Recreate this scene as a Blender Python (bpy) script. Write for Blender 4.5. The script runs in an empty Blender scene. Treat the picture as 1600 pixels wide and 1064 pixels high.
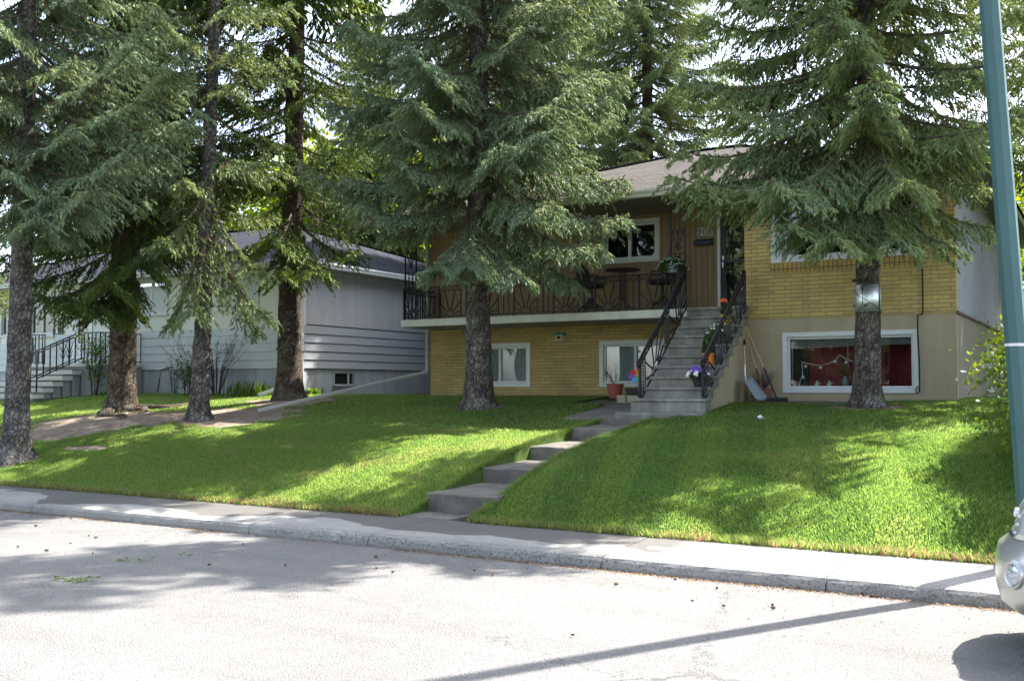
import bpy, math, random
import numpy as np
from math import radians, sin, cos, pi
random.seed(7)
RNG = np.random.default_rng(7)
scene = bpy.context.scene
COL = scene.collection
# ------------------------------------------------------------------ camera, sky, sun, exposure
YAW, PIT, EYE = radians(30.5), radians(2.6), 1.6
cam = bpy.data.cameras.new("camera"); cam_ob = bpy.data.objects.new("camera", cam); COL.objects.link(cam_ob)
cam.sensor_width = 36; cam.lens = 36.0; cam.clip_end = 3000; cam.clip_start = 0.05
cam_ob.location = (0, 0, EYE); cam_ob.rotation_euler = (radians(90) + PIT, 0, YAW)
scene.camera = cam_ob
SUN_ELEV = radians(49); SUN_DIR = (0.40, 0.9165)          # towards the sun, on the ground plane
world = bpy.data.worlds.new("World"); scene.world = world; world.use_nodes = True
_nt = world.node_tree; _sky = _nt.nodes.new("ShaderNodeTexSky"); _sky.sky_type = 'NISHITA'; _sky.sun_disc = False
_sky.sun_elevation = SUN_ELEV; _sky.sun_rotation = math.atan2(SUN_DIR[0], SUN_DIR[1])
_sky.air_density = 1.0; _sky.dust_density = 4.0; _sky.ozone_density = 0.6; _sky.altitude = 1000
_bg = _nt.nodes["Background"]; _hs = _nt.nodes.new("ShaderNodeHueSaturation"); _hs.inputs["Saturation"].default_value = .72   # thin white haze over the blue
_nt.links.new(_sky.outputs[0], _hs.inputs["Color"]); _nt.links.new(_hs.outputs[0], _bg.inputs[0]); _bg.inputs[1].default_value = 0.15
sun = bpy.data.lights.new("sun", 'SUN'); sun.energy = 4.2; sun.angle = radians(0.6); sun.color = (1.0, 0.955, 0.88)
sun_ob = bpy.data.objects.new("sun", sun); COL.objects.link(sun_ob); sun_ob.location = (10, 25, 30)
sun_ob.rotation_euler = (radians(90) - SUN_ELEV, 0, math.atan2(-SUN_DIR[0], SUN_DIR[1]) + pi * 0)
from mathutils import Vector
_d = Vector((-SUN_DIR[0] * cos(SUN_ELEV), -SUN_DIR[1] * cos(SUN_ELEV), -sin(SUN_ELEV)))
sun_ob.rotation_euler = _d.to_track_quat('-Z', 'Y').to_euler()
scene.view_settings.view_transform = 'Standard'; scene.view_settings.look = 'None'
scene.view_settings.exposure = 2.12; scene.view_settings.gamma = 1.0
scene.cycles.max_bounces = 8; scene.cycles.transparent_max_bounces = 12
scene.cycles.diffuse_bounces = 4; scene.cycles.use_denoising = True

# photo pixel (1600 x 1064) to a point on a world plane: used to measure real positions
_F = np.array([-sin(YAW) * cos(PIT), cos(YAW) * cos(PIT), sin(PIT)]); _R = np.array([cos(YAW), sin(YAW), 0]); _U = np.cross(_R, _F)
def ray(px, py): return _F + _R * (px - 800) / 1600 + _U * (532 - py) / 1600
def atY(px, py, y): d = ray(px, py); p = np.array([0, 0, EYE]) + d * y / d[1]; return p
def atX(px, py, x): d = ray(px, py); return np.array([0, 0, EYE]) + d * x / d[0]
def atZ(px, py, z): d = ray(px, py); return np.array([0, 0, EYE]) + d * (z - EYE) / d[2]
def atD(px, py, dist): return np.array([0, 0, EYE]) + ray(px, py) * dist      # distance measured along the view axis

# ------------------------------------------------------------------ materials
MATS = {}
def lin(c): return tuple((x / 12.92 if x <= .04045 else ((x + .055) / 1.055) ** 2.4) for x in c)
def mat(name, col, rough=.7, var=0.0, vscale=3.0, bump=0.0, bscale=60.0, metal=0.0, spec=.4, fine=0.0, fscale=200.0, col2=None, streak=0.0):
    if name in MATS: return MATS[name]
    m = bpy.data.materials.new(name); m.use_nodes = True; nt = m.node_tree; N = nt.nodes; L = nt.links
    b = N["Principled BSDF"]; b.inputs["Roughness"].default_value = rough; b.inputs["Metallic"].default_value = metal
    b.inputs["Specular IOR Level"].default_value = spec
    c = (*col, 1); b.inputs["Base Color"].default_value = c
    tc = N.new("ShaderNodeTexCoord")
    if var > 0 or col2:
        n = N.new("ShaderNodeTexNoise"); n.inputs["Scale"].default_value = vscale; n.inputs["Detail"].default_value = 6; n.inputs["Roughness"].default_value = .65
        L.new(tc.outputs["Object"], n.inputs["Vector"])
        mr = N.new("ShaderNodeMapRange"); mr.inputs[1].default_value = .3; mr.inputs[2].default_value = .7
        L.new(n.outputs["Fac"], mr.inputs[0])
        mx = N.new("ShaderNodeMix"); mx.data_type = 'RGBA'; L.new(mr.outputs[0], mx.inputs[0])
        c2 = col2 or tuple(min(1, x * (1 + var)) for x in col); c1 = col if col2 else tuple(x * (1 - var) for x in col)
        mx.inputs[6].default_value = (*c1, 1); mx.inputs[7].default_value = (*c2, 1)
        out = mx.outputs[2]
        if streak > 0:
            mp_ = N.new('ShaderNodeMapping'); mp_.inputs['Scale'].default_value = (3.2, 3.2, .28); L.new(tc.outputs['Object'], mp_.inputs[0])
            ns_ = N.new('ShaderNodeTexNoise'); ns_.inputs['Scale'].default_value = 1.6; ns_.inputs['Detail'].default_value = 6; ns_.inputs['Roughness'].default_value = .7; L.new(mp_.outputs[0], ns_.inputs['Vector'])
            ms_ = N.new('ShaderNodeMapRange'); ms_.inputs[1].default_value = .38; ms_.inputs[2].default_value = .62; ms_.inputs[3].default_value = 1 - streak; ms_.inputs[4].default_value = 1.03; L.new(ns_.outputs['Fac'], ms_.inputs[0])
            vs_ = N.new('ShaderNodeVectorMath'); vs_.operation = 'MULTIPLY'; L.new(out, vs_.inputs[0]); L.new(ms_.outputs[0], vs_.inputs[1]); out = vs_.outputs[0]
        if fine > 0:
            n2 = N.new("ShaderNodeTexNoise"); n2.inputs["Scale"].default_value = fscale; n2.inputs["Detail"].default_value = 2
            L.new(tc.outputs["Object"], n2.inputs["Vector"])
            m2 = N.new("ShaderNodeMapRange"); m2.inputs[1].default_value = .35; m2.inputs[2].default_value = .65
            m2.inputs[3].default_value = 1 - fine; m2.inputs[4].default_value = 1 + fine; L.new(n2.outputs["Fac"], m2.inputs[0])
            vm = N.new("ShaderNodeVectorMath"); vm.operation = 'MULTIPLY'; L.new(out, vm.inputs[0]); L.new(m2.outputs[0], vm.inputs[1]); out = vm.outputs[0]
        L.new(out, b.inputs["Base Color"])
    if bump > 0:
        n = N.new("ShaderNodeTexNoise"); n.inputs["Scale"].default_value = bscale; n.inputs["Detail"].default_value = 5
        L.new(tc.outputs["Object"], n.inputs["Vector"])
        bp = N.new("ShaderNodeBump"); bp.inputs["Strength"].default_value = bump; bp.inputs["Distance"].default_value = .02
        L.new(n.outputs["Fac"], bp.inputs["Height"]); L.new(bp.outputs[0], b.inputs["Normal"])
    MATS[name] = m; return m

def nodes_of(name):
    m = bpy.data.materials.new(name); m.use_nodes = True; MATS[name] = m
    return m, m.node_tree.nodes, m.node_tree.links, m.node_tree.nodes["Principled BSDF"]
def mth(N, L, op, a, b=None, c=None):
    n = N.new("ShaderNodeMath"); n.operation = op
    for i, v in enumerate((a, b, c)):
        if v is None: continue
        if isinstance(v, (int, float)): n.inputs[i].default_value = v
        else: L.new(v, n.inputs[i])
    return n.outputs[0]
def noise(N, L, vec, scale, detail=5, rough=.6):
    n = N.new("ShaderNodeTexNoise"); n.inputs["Scale"].default_value = scale; n.inputs["Detail"].default_value = detail; n.inputs["Roughness"].default_value = rough
    if vec is not None: L.new(vec, n.inputs["Vector"])
    return n.outputs["Fac"]
def rng(N, L, v, a, b, c, d):
    n = N.new("ShaderNodeMapRange"); L.new(v, n.inputs[0])
    for i, x in enumerate((a, b, c, d)): n.inputs[1 + i].default_value = x
    return n.outputs[0]
def mixc(N, L, f, a, b, mode='MIX'):
    n = N.new("ShaderNodeMix"); n.data_type = 'RGBA'; n.blend_type = mode
    if isinstance(f, (int, float)): n.inputs[0].default_value = f
    else: L.new(f, n.inputs[0])
    for i, v in ((6, a), (7, b)):
        if isinstance(v, tuple): n.inputs[i].default_value = (*v, 1)
        else: L.new(v, n.inputs[i])
    return n.outputs[2]

def brick_mat(name, c1, c2, mortar, w, h, ms, axis='x', off=.5, soldier=False):
    m, N, L, b = nodes_of(name)
    tc = N.new("ShaderNodeTexCoord"); sp = N.new("ShaderNodeSeparateXYZ"); L.new(tc.outputs["Object"], sp.inputs[0])
    cb = N.new("ShaderNodeCombineXYZ"); L.new(sp.outputs[0 if axis == 'x' else 1], cb.inputs[0]); L.new(sp.outputs[2], cb.inputs[1])
    br = N.new("ShaderNodeTexBrick"); L.new(cb.outputs[0], br.inputs["Vector"])
    br.inputs["Scale"].default_value = 1; br.inputs["Brick Width"].default_value = w; br.inputs["Row Height"].default_value = h
    br.inputs["Mortar Size"].default_value = ms; br.inputs["Mortar Smooth"].default_value = .15; br.offset = off; br.inputs["Bias"].default_value = -.2
    br.inputs["Color1"].default_value = (*c1, 1); br.inputs["Color2"].default_value = (*c2, 1); br.inputs["Mortar"].default_value = (*mortar, 1)
    n1 = noise(N, L, tc.outputs["Object"], 1.3, 4); f1 = rng(N, L, n1, .3, .7, .80, 1.12)
    n2 = noise(N, L, tc.outputs["Object"], 90, 3); f2 = rng(N, L, n2, .3, .7, .9, 1.1)
    v = N.new("ShaderNodeVectorMath"); v.operation = 'MULTIPLY'; L.new(br.outputs["Color"], v.inputs[0]); L.new(mth(N, L, 'MULTIPLY', f1, f2), v.inputs[1])
    L.new(v.outputs[0], b.inputs["Base Color"]); b.inputs["Roughness"].default_value = .75
    bp = N.new("ShaderNodeBump"); bp.inputs["Strength"].default_value = .9; bp.inputs["Distance"].default_value = .006
    h_ = mth(N, L, 'ADD', mth(N, L, 'MULTIPLY', br.outputs["Fac"], -1.0), mth(N, L, 'MULTIPLY', n2, .3))
    L.new(h_, bp.inputs["Height"]); L.new(bp.outputs[0], b.inputs["Normal"])
    return m
def groove_mat(name, col, pitch, axis=0, gw=.12, dark=.35):
    """vertical groove boards: the pitch runs along one object axis"""
    m, N, L, b = nodes_of(name)
    tc = N.new("ShaderNodeTexCoord"); sp = N.new("ShaderNodeSeparateXYZ"); L.new(tc.outputs["Object"], sp.inputs[0])
    fr = mth(N, L, 'FRACT', mth(N, L, 'DIVIDE', sp.outputs[axis], pitch))
    g = mth(N, L, 'LESS_THAN', fr, gw)
    fl = mth(N, L, 'FLOOR', mth(N, L, 'DIVIDE', sp.outputs[axis], pitch)); wn = N.new("ShaderNodeTexWhiteNoise"); wn.noise_dimensions = '1D'; L.new(fl, wn.inputs["W"])
    mp = N.new("ShaderNodeMapping"); mp.inputs["Scale"].default_value = (14, 14, 1.2); L.new(tc.outputs["Object"], mp.inputs[0])
    n1 = noise(N, L, mp.outputs[0], 3, 6)
    f = mth(N, L, 'MULTIPLY', rng(N, L, n1, .3, .7, .82, 1.15), rng(N, L, wn.outputs["Value"], 0, 1, .9, 1.08))
    v = N.new("ShaderNodeVectorMath"); v.operation = 'MULTIPLY'; v.inputs[0].default_value = col; L.new(f, v.inputs[1])
    L.new(mixc(N, L, g, v.outputs[0], tuple(x * dark for x in col)), b.inputs["Base Color"]); b.inputs["Roughness"].default_value = .6
    bp = N.new("ShaderNodeBump"); bp.inputs["Distance"].default_value = .01; L.new(mth(N, L, 'MULTIPLY', g, -1.0), bp.inputs["Height"]); L.new(bp.outputs[0], b.inputs["Normal"])
    return m
def shingle_mat(name, c1, c2, row=.14, w=.32, rowaxis=2, z_per=1.0):
    m, N, L, b = nodes_of(name)
    tc = N.new("ShaderNodeTexCoord"); br = N.new("ShaderNodeTexBrick"); L.new(tc.outputs["UV"], br.inputs["Vector"])
    br.inputs["Scale"].default_value = 1; br.inputs["Brick Width"].default_value = w; br.inputs["Row Height"].default_value = row
    br.inputs["Mortar Size"].default_value = .008; br.inputs["Mortar Smooth"].default_value = .4; br.offset = .37
    br.inputs["Color1"].default_value = (*c1, 1); br.inputs["Color2"].default_value = (*c2, 1); br.inputs["Mortar"].default_value = (*[x * .35 for x in c1], 1)
    n1 = noise(N, L, tc.outputs["Object"], 1.1, 4); n2 = noise(N, L, tc.outputs["Object"], 25, 4)
    v = N.new("ShaderNodeVectorMath"); v.operation = 'MULTIPLY'; L.new(br.outputs["Color"], v.inputs[0])
    L.new(mth(N, L, 'MULTIPLY', rng(N, L, n1, .3, .7, .85, 1.12), rng(N, L, n2, .3, .7, .8, 1.2)), v.inputs[1]); L.new(v.outputs[0], b.inputs["Base Color"])
    b.inputs["Roughness"].default_value = .97; b.inputs["Specular IOR Level"].default_value = .08
    bp = N.new("ShaderNodeBump"); bp.inputs["Distance"].default_value = .02; L.new(mth(N, L, 'SUBTRACT', mth(N, L, 'MULTIPLY', n2, .4), br.outputs["Fac"]), bp.inputs["Height"]); L.new(bp.outputs[0], b.inputs["Normal"])
    return m
def leaf_mat(name, dark, light, trans=.3, gloss=.25, tcol=None):
    """foliage: per leaf tint attribute, partly lets light through"""
    m, N, L, b = nodes_of(name); N.remove(b)
    at = N.new("ShaderNodeAttribute"); at.attribute_name = "tint"
    c = mixc(N, L, rng(N, L, at.outputs["Fac"], 0, 1, 0, 1), dark, light)
    c = mixc(N, L, mth(N, L, 'LESS_THAN', at.outputs["Fac"], -.5), c, (.17, .12, .065))
    geo = N.new("ShaderNodeTexCoord"); nz = noise(N, L, geo.outputs["Object"], .9, 3)
    c = mixc(N, L, rng(N, L, nz, .35, .65, 0, .5), c, tuple(x * 1.0 for x in ((dark[0] + light[0]) * .62, (dark[1] + light[1]) * .5, (dark[2] + light[2]) * .3)))
    d = N.new("ShaderNodeBsdfDiffuse"); L.new(c, d.inputs[0])
    t = N.new("ShaderNodeBsdfTranslucent")
    hs = N.new("ShaderNodeHueSaturation"); hs.inputs["Hue"].default_value = .475; hs.inputs["Saturation"].default_value = 1.25; hs.inputs["Value"].default_value = 1.9; L.new(c, hs.inputs["Color"]); L.new(hs.outputs[0], t.inputs[0])
    g = N.new("ShaderNodeBsdfGlossy"); g.inputs["Roughness"].default_value = .6; g.inputs[0].default_value = (.5, .5, .5, 1)
    m1 = N.new("ShaderNodeMixShader"); m1.inputs[0].default_value = trans; L.new(d.outputs[0], m1.inputs[1]); L.new(t.outputs[0], m1.inputs[2])
    fr = N.new("ShaderNodeFresnel"); fr.inputs[0].default_value = 1.35
    m2 = N.new("ShaderNodeMixShader"); L.new(mth(N, L, 'MULTIPLY', fr.outputs[0], gloss), m2.inputs[0]); L.new(m1.outputs[0], m2.inputs[1]); L.new(g.outputs[0], m2.inputs[2])
    L.new(m2.outputs[0], N["Material Output"].inputs[0]); return m
def glass_mat(name, tint=(.75, .8, .8), refl=1.0):
    m, N, L, b = nodes_of(name); N.remove(b)
    t = N.new("ShaderNodeBsdfTransparent"); t.inputs[0].default_value = (*tint, 1)
    g = N.new("ShaderNodeBsdfGlossy"); g.inputs["Roughness"].default_value = .01
    fr = N.new("ShaderNodeFresnel"); fr.inputs[0].default_value = 1.5
    geo = N.new("ShaderNodeTexCoord"); bp = N.new("ShaderNodeBump"); bp.inputs["Strength"].default_value = .06; bp.inputs["Distance"].default_value = .05
    L.new(noise(N, L, geo.outputs["Object"], 1.6, 1), bp.inputs["Height"]); L.new(bp.outputs[0], g.inputs["Normal"])
    mx = N.new("ShaderNodeMixShader"); L.new(mth(N, L, 'MINIMUM', mth(N, L, 'MULTIPLY', fr.outputs[0], 2.2 * refl), 1.0), mx.inputs[0])
    L.new(t.outputs[0], mx.inputs[1]); L.new(g.outputs[0], mx.inputs[2]); L.new(mx.outputs[0], N["Material Output"].inputs[0]); return m
def bark_mat(name, c1, c2, patch=(.30, .30, .27)):
    m, N, L, b = nodes_of(name)
    tc = N.new("ShaderNodeTexCoord"); mp = N.new("ShaderNodeMapping"); mp.inputs["Scale"].default_value = (1, 1, .55); L.new(tc.outputs["Object"], mp.inputs[0])
    vo = N.new("ShaderNodeTexVoronoi"); vo.feature = 'DISTANCE_TO_EDGE'; vo.inputs["Scale"].default_value = 17; 
    n0 = noise(N, L, tc.outputs["Object"], 9, 3)
    av = N.new("ShaderNodeVectorMath"); av.operation = 'MULTIPLY_ADD'; L.new(n0, av.inputs[0]); av.inputs[1].default_value = (.12, .12, .12); L.new(mp.outputs[0], av.inputs[2]); L.new(av.outputs[0], vo.inputs["Vector"])
    e = rng(N, L, vo.outputs["Distance"], 0, .16, 0, 1)
    n1 = noise(N, L, tc.outputs["Object"], 7, 6, .7); n2 = noise(N, L, tc.outputs["Object"], 55, 4)
    c = mixc(N, L, rng(N, L, n1, .35, .65, 0, 1), c1, c2)
    n3 = noise(N, L, tc.outputs["Object"], 3.1, 5, .7)
    c = mixc(N, L, rng(N, L, n3, .52, .66, 0, .75), c, patch)
    c = mixc(N, L, mth(N, L, 'MULTIPLY', mth(N, L, 'SUBTRACT', 1.0, e), .7), c, tuple(x * .3 for x in c1))
    v = N.new("ShaderNodeVectorMath"); v.operation = 'MULTIPLY'; L.new(c, v.inputs[0]); n5 = noise(N, L, tc.outputs['Object'], 4.5, 4, .6)
    L.new(mth(N, L, 'MULTIPLY', rng(N, L, n2, .3, .7, .65, 1.35), rng(N, L, n5, .38, .6, .55, 1.1)), v.inputs[1])
    L.new(v.outputs[0], b.inputs["Base Color"]); b.inputs["Roughness"].default_value = .95; b.inputs["Specular IOR Level"].default_value = .15
    bp = N.new("ShaderNodeBump"); bp.inputs["Strength"].default_value = 1; bp.inputs["Distance"].default_value = .035
    L.new(mth(N, L, 'ADD', e, n2), bp.inputs["Height"]); L.new(bp.outputs[0], b.inputs["Normal"]); return m

# ------------------------------------------------------------------ mesh helpers
BASE = {}
def tag(o, label=None, cat=None, group=None, kind=None):
    if label: o["label"] = label
    if cat: o["category"] = cat
    if group: o["group"] = group
    if kind: o["kind"] = kind
    return o
def empty(name, loc, label, cat, group=None):
    o = bpy.data.objects.new(name, None); COL.objects.link(o); o.location = [float(v) for v in loc]; o.empty_display_size = .3
    BASE[o.name] = np.array(loc, float); return tag(o, label, cat, group)
def link_mesh(name, me, m, parent=None, base=None):
    o = bpy.data.objects.new(name, me); COL.objects.link(o)
    if m: me.materials.append(m)
    if parent is not None: o.parent = parent; BASE[o.name] = BASE[parent.name]
    else: b = np.array(base if base is not None else (0, 0, 0), float); o.location = b.tolist(); BASE[o.name] = b
    return o
class MB:
    def __init__(s): s.v = []; s.f = []; s.uv = None
    def add(s, vs, fs):
        n = len(s.v); s.v += [tuple(map(float, p)) for p in vs]; s.f += [tuple(i + n for i in f) for f in fs]; return s
    def box(s, x0, x1, y0, y1, z0, z1):
        return s.add([(x, y, z) for x in (x0, x1) for y in (y0, y1) for z in (z0, z1)], [(0, 1, 3, 2), (4, 6, 7, 5), (0, 4, 5, 1), (2, 3, 7, 6), (0, 2, 6, 4), (1, 5, 7, 3)])
    def quad(s, a, b, c, d): return s.add([a, b, c, d], [(0, 1, 2, 3)])
    def tube(s, pts, r, n=6, cap=True, up=None):
        pts = [np.array(p, float) for p in pts]; rs = r if hasattr(r, '__len__') else [r] * len(pts)
        vs = []; ref = np.array(up if up is not None else (0.13, 0.21, 1.0))
        for i, p in enumerate(pts):
            t = pts[min(i + 1, len(pts) - 1)] - pts[max(i - 1, 0)]; t = t / (np.linalg.norm(t) + 1e-9)
            a = np.cross(t, ref)
            if np.linalg.norm(a) < .05: a = np.cross(t, (1, .1, 0))
            a /= np.linalg.norm(a); b = np.cross(t, a)
            for k in range(n): an = 2 * pi * k / n; vs.append(p + rs[i] * (cos(an) * a + sin(an) * b))
        fs = [(i * n + k, i * n + (k + 1) % n, (i + 1) * n + (k + 1) % n, (i + 1) * n + k) for i in range(len(pts) - 1) for k in range(n)]
        if cap: fs += [tuple(range(n))[::-1], tuple((len(pts) - 1) * n + k for k in range(n))]
        return s.add(vs, fs)
    def bar(s, a, b, w, h=None, up=(0, 0, 1)):
        a = np.array(a, float); b = np.array(b, float); h = h or w; t = b - a; t /= np.linalg.norm(t) + 1e-9
        x = np.cross(t, up)
        if np.linalg.norm(x) < .02: x = np.cross(t, (1, 0, 0))
        x /= np.linalg.norm(x); y = np.cross(x, t)
        vs = [p + sx * x * w / 2 + sy * y * h / 2 for p in (a, b) for sx, sy in ((-1, -1), (1, -1), (1, 1), (-1, 1))]
        return s.add(vs, [(3, 2, 1, 0), (4, 5, 6, 7), (0, 1, 5, 4), (1, 2, 6, 5), (2, 3, 7, 6), (3, 0, 4, 7)])
    def lathe(s, c, prof, n=20, axis='z'):
        vs = []; c = np.array(c, float)
        for r, h in prof:
            for k in range(n):
                a = 2 * pi * k / n; x, y = r * cos(a), r * sin(a)
                vs.append(c + ((x, y, h) if axis == 'z' else ((h, x, y) if axis == 'x' else (x, h, y))))
        fs = [(i * n + k, i * n + (k + 1) % n, (i + 1) * n + (k + 1) % n, (i + 1) * n + k) for i in range(len(prof) - 1) for k in range(n)]
        return s.add(vs, fs)
    def poly(s, pts, d):
        """extrude a flat polygon by the vector d"""
        n = len(pts); p = [np.array(q, float) for q in pts]; d = np.array(d, float)
        return s.add(p + [q + d for q in p], [tuple(range(n))[::-1], tuple(range(n, 2 * n))] + [(i, (i + 1) % n, (i + 1) % n + n, i + n) for i in range(n)])
    def build(s, name, m, parent=None, base=None, smooth=False, bevel=0, label=None, solid=0):
        b = BASE[parent.name] if parent is not None else np.array(base if base is not None else (0, 0, 0), float)
        me = bpy.data.meshes.new(name); me.from_pydata([tuple(np.array(p) - b) for p in s.v], [], s.f); me.update()
        import bmesh
        bm = bmesh.new(); bm.from_mesh(me); bmesh.ops.recalc_face_normals(bm, faces=bm.faces); bm.to_mesh(me); bm.free()
        if s.uv is not None:
            uvl = me.uv_layers.new(name="UVMap")
            for poly in me.polygons:
                for li in poly.loop_indices: uvl.data[li].uv = s.uv[me.loops[li].vertex_index]
        if smooth:
            for p in me.polygons: p.use_smooth = True
        o = link_mesh(name, me, m, parent, b)
        if bevel: md = o.modifiers.new("bevel", 'BEVEL'); md.width = bevel; md.segments = 2; md.limit_method = 'ANGLE'
        if solid: md = o.modifiers.new("solid", 'SOLIDIFY'); md.thickness = solid
        if label: o["label"] = label
        return o
def soup(name, V, tint, m, parent=None, base=None, nv=3):
    """V: (n, nv, 3) world corners of n separate faces; tint: (n,)"""
    b = BASE[parent.name] if parent is not None else np.array(base if base is not None else (0, 0, 0), float)
    n = len(V); co = (V.reshape(-1, 3) - b).astype(np.float32)
    me = bpy.data.meshes.new(name); me.vertices.add(n * nv); me.vertices.foreach_set("co", co.ravel())
    me.loops.add(n * nv); me.loops.foreach_set("vertex_index", np.arange(n * nv, dtype=np.int32))
    me.polygons.add(n); me.polygons.foreach_set("loop_start", np.arange(0, n * nv, nv, dtype=np.int32))
    me.update(calc_edges=True)
    a = me.attributes.new("tint", 'FLOAT', 'POINT'); a.data.foreach_set("value", np.repeat(tint.astype(np.float32), nv))
    return link_mesh(name, me, m, parent, b)
def sstep(a, b, x): t = np.clip((x - a) / (b - a), 0, 1); return t * t * (3 - 2 * t)
def nrm(v): return v / (np.linalg.norm(v, axis=-1, keepdims=True) + 1e-9)
# ------------------------------------------------------------------ shared materials
M = dict(
 cream=mat("cream_paint", (.62, .61, .52), .5, .05, 2, streak=.1), white=mat("white_paint", (.72, .73, .72), .45, .05, 2), trim=mat("trim_white", (.60, .61, .60), .45, .04, 3),
 tan=mat("tan_render", (.39, .325, .205), .85, .07, 1.2, .25, 90, fine=.06, streak=.09), stucco=mat("grey_stucco", (.34, .34, .365), .95, .08, .8, .8, 70, fine=.18, fscale=45, streak=.12),
 stuccoL=mat("pale_stucco", (.54, .53, .53), .95, .06, .8, .6, 70, fine=.12, fscale=50, streak=.08), creamwall=mat("cream_stucco", (.74, .74, .66), .9, .04, 1, .3, 60),
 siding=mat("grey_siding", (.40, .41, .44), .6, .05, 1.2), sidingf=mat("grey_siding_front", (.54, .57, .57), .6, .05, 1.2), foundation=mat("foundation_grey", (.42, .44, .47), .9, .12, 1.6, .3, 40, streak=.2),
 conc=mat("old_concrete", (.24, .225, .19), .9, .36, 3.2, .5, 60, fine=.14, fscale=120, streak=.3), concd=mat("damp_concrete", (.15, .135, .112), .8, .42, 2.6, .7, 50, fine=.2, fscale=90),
 iron=mat("black_iron", (.012, .012, .016), .45), ironf=mat("dark_iron", (.02, .018, .02), .5), soffit=mat("brown_soffit", (.20, .165, .125), .7, .06, 2), soffitl=mat("tan_soffit", (.33, .31, .27), .7, .05, 2),
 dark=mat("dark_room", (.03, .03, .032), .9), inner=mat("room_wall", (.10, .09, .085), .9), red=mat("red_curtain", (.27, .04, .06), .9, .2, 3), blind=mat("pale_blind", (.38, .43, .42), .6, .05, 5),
 curtain=mat("pale_curtain", (.45, .46, .44), .9, .1, 6), teal=mat("teal_pole_paint", (.045, .105, .108), .5, .14, .7, .06, 30), wood=mat("pale_wood", (.50, .36, .19), .6, .12, 8), woodb=mat("brown_wood", (.11, .07, .045), .7, .2, 5),
 rubber=mat("black_rubber", (.015, .015, .015), .8), terra=mat("terracotta", (.30, .075, .045), .7, .12, 6), terrab=mat("brown_terracotta", (.22, .09, .055), .8, .15, 6),
 orange=mat("orange_plastic", (.75, .20, .015), .4), yellow=mat("yellow_plastic", (.72, .50, .02), .4), greyplastic=mat("grey_plastic", (.28, .32, .36), .4), blackplastic=mat("black_plastic", (.02, .02, .025), .4),
 steel=mat("galvanised_sheet", (.72, .75, .78), .42, .1, 4, metal=.9), soil=mat("dry_soil", (.22, .16, .11), .95, .25, 5, .8, 40), gravel=mat("gravel_bits", (.4, .38, .34), .9, .3, 20),
 black=mat("black_void", (.008, .008, .008), .9), wicker=mat("dark_wicker", (.03, .027, .03), .7, .3, 60, .6, 80))
BR_R = brick_mat("yellow_brick", (.54, .38, .115), (.40, .28, .085), (.25, .205, .135), .29, .066, .007, 'x', .35)
BR_L = brick_mat("ochre_brick", (.49, .34, .11), (.35, .24, .08), (.24, .20, .14), .29, .066, .007, 'x', .5)
BR_S = brick_mat("soldier_brick", (.46, .29, .06), (.36, .23, .06), (.10, .085, .06), .075, .2, .008, 'x', 0)
SID = groove_mat("brown_groove_boards", (.275, .185, .09), .115, 0, .10, .45)
SHM = shingle_mat("brown_grey_shingles", (.105, .095, .086), (.07, .064, .058), .15, .33)
SHL = shingle_mat("slate_grey_shingles", (.045, .047, .058), (.033, .034, .042), .14, .33)
SHB = shingle_mat("brown_shingles", (.16, .11, .08), (.12, .085, .065), .14, .33)
GLASS = glass_mat("window_glass"); GLASSC = glass_mat("window_glass_clear", (.85, .88, .88), .42); GLASSB = glass_mat("window_glass_bright", (.8, .85, .85), 1.6)

# ------------------------------------------------------------------ the ground
PX0, PX1 = -7.02, -6.05            # the garden path
_gy = [9.4, 10.5, 11.5, 12.5, 13.5, 14.5, 16, 17.3, 20, 200]; _gz = [.145, .44, .69, .87, .99, 1.10, 1.31, 1.40, 1.42, 1.42]
def ground_z(x, y):
    x = np.asarray(x, float); y = np.asarray(y, float)
    b = np.interp(y, _gy, _gz)
    fade = sstep(9.4, 10.4, y) * (1 - sstep(14.2, 16.5, y))
    b = b + .07 * sstep(-6.3, -5.5, x) * fade - .02 * (1 - sstep(-7.6, -6.9, x)) * fade
    b = b + .10 * (1 - sstep(-30, -21, x)) * sstep(12, 18, y)
    b = b + .035 * np.sin(x * .9 + 1.3) * np.sin(y * .8) * sstep(10, 11, y) * (1 - sstep(17, 18, y))
    mound = .06 * np.exp(-(((x + 16.2) / 2.3) ** 2 + ((y - 13.3) / 1.6) ** 2))
    return b + mound
def _vn(x, y, s, seed=0):
    """cheap value noise"""
    x = x * s; y = y * s; xi = np.floor(x); yi = np.floor(y); fx = x - xi; fy = y - yi
    def h(a, b): v = np.sin(a * 127.1 + b * 311.7 + seed * 17.3) * 43758.5453; return v - np.floor(v)
    fx = fx * fx * (3 - 2 * fx); fy = fy * fy * (3 - 2 * fy)
    return (h(xi, yi) * (1 - fx) + h(xi + 1, yi) * fx) * (1 - fy) + (h(xi, yi + 1) * (1 - fx) + h(xi + 1, yi + 1) * fx) * fy
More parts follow.
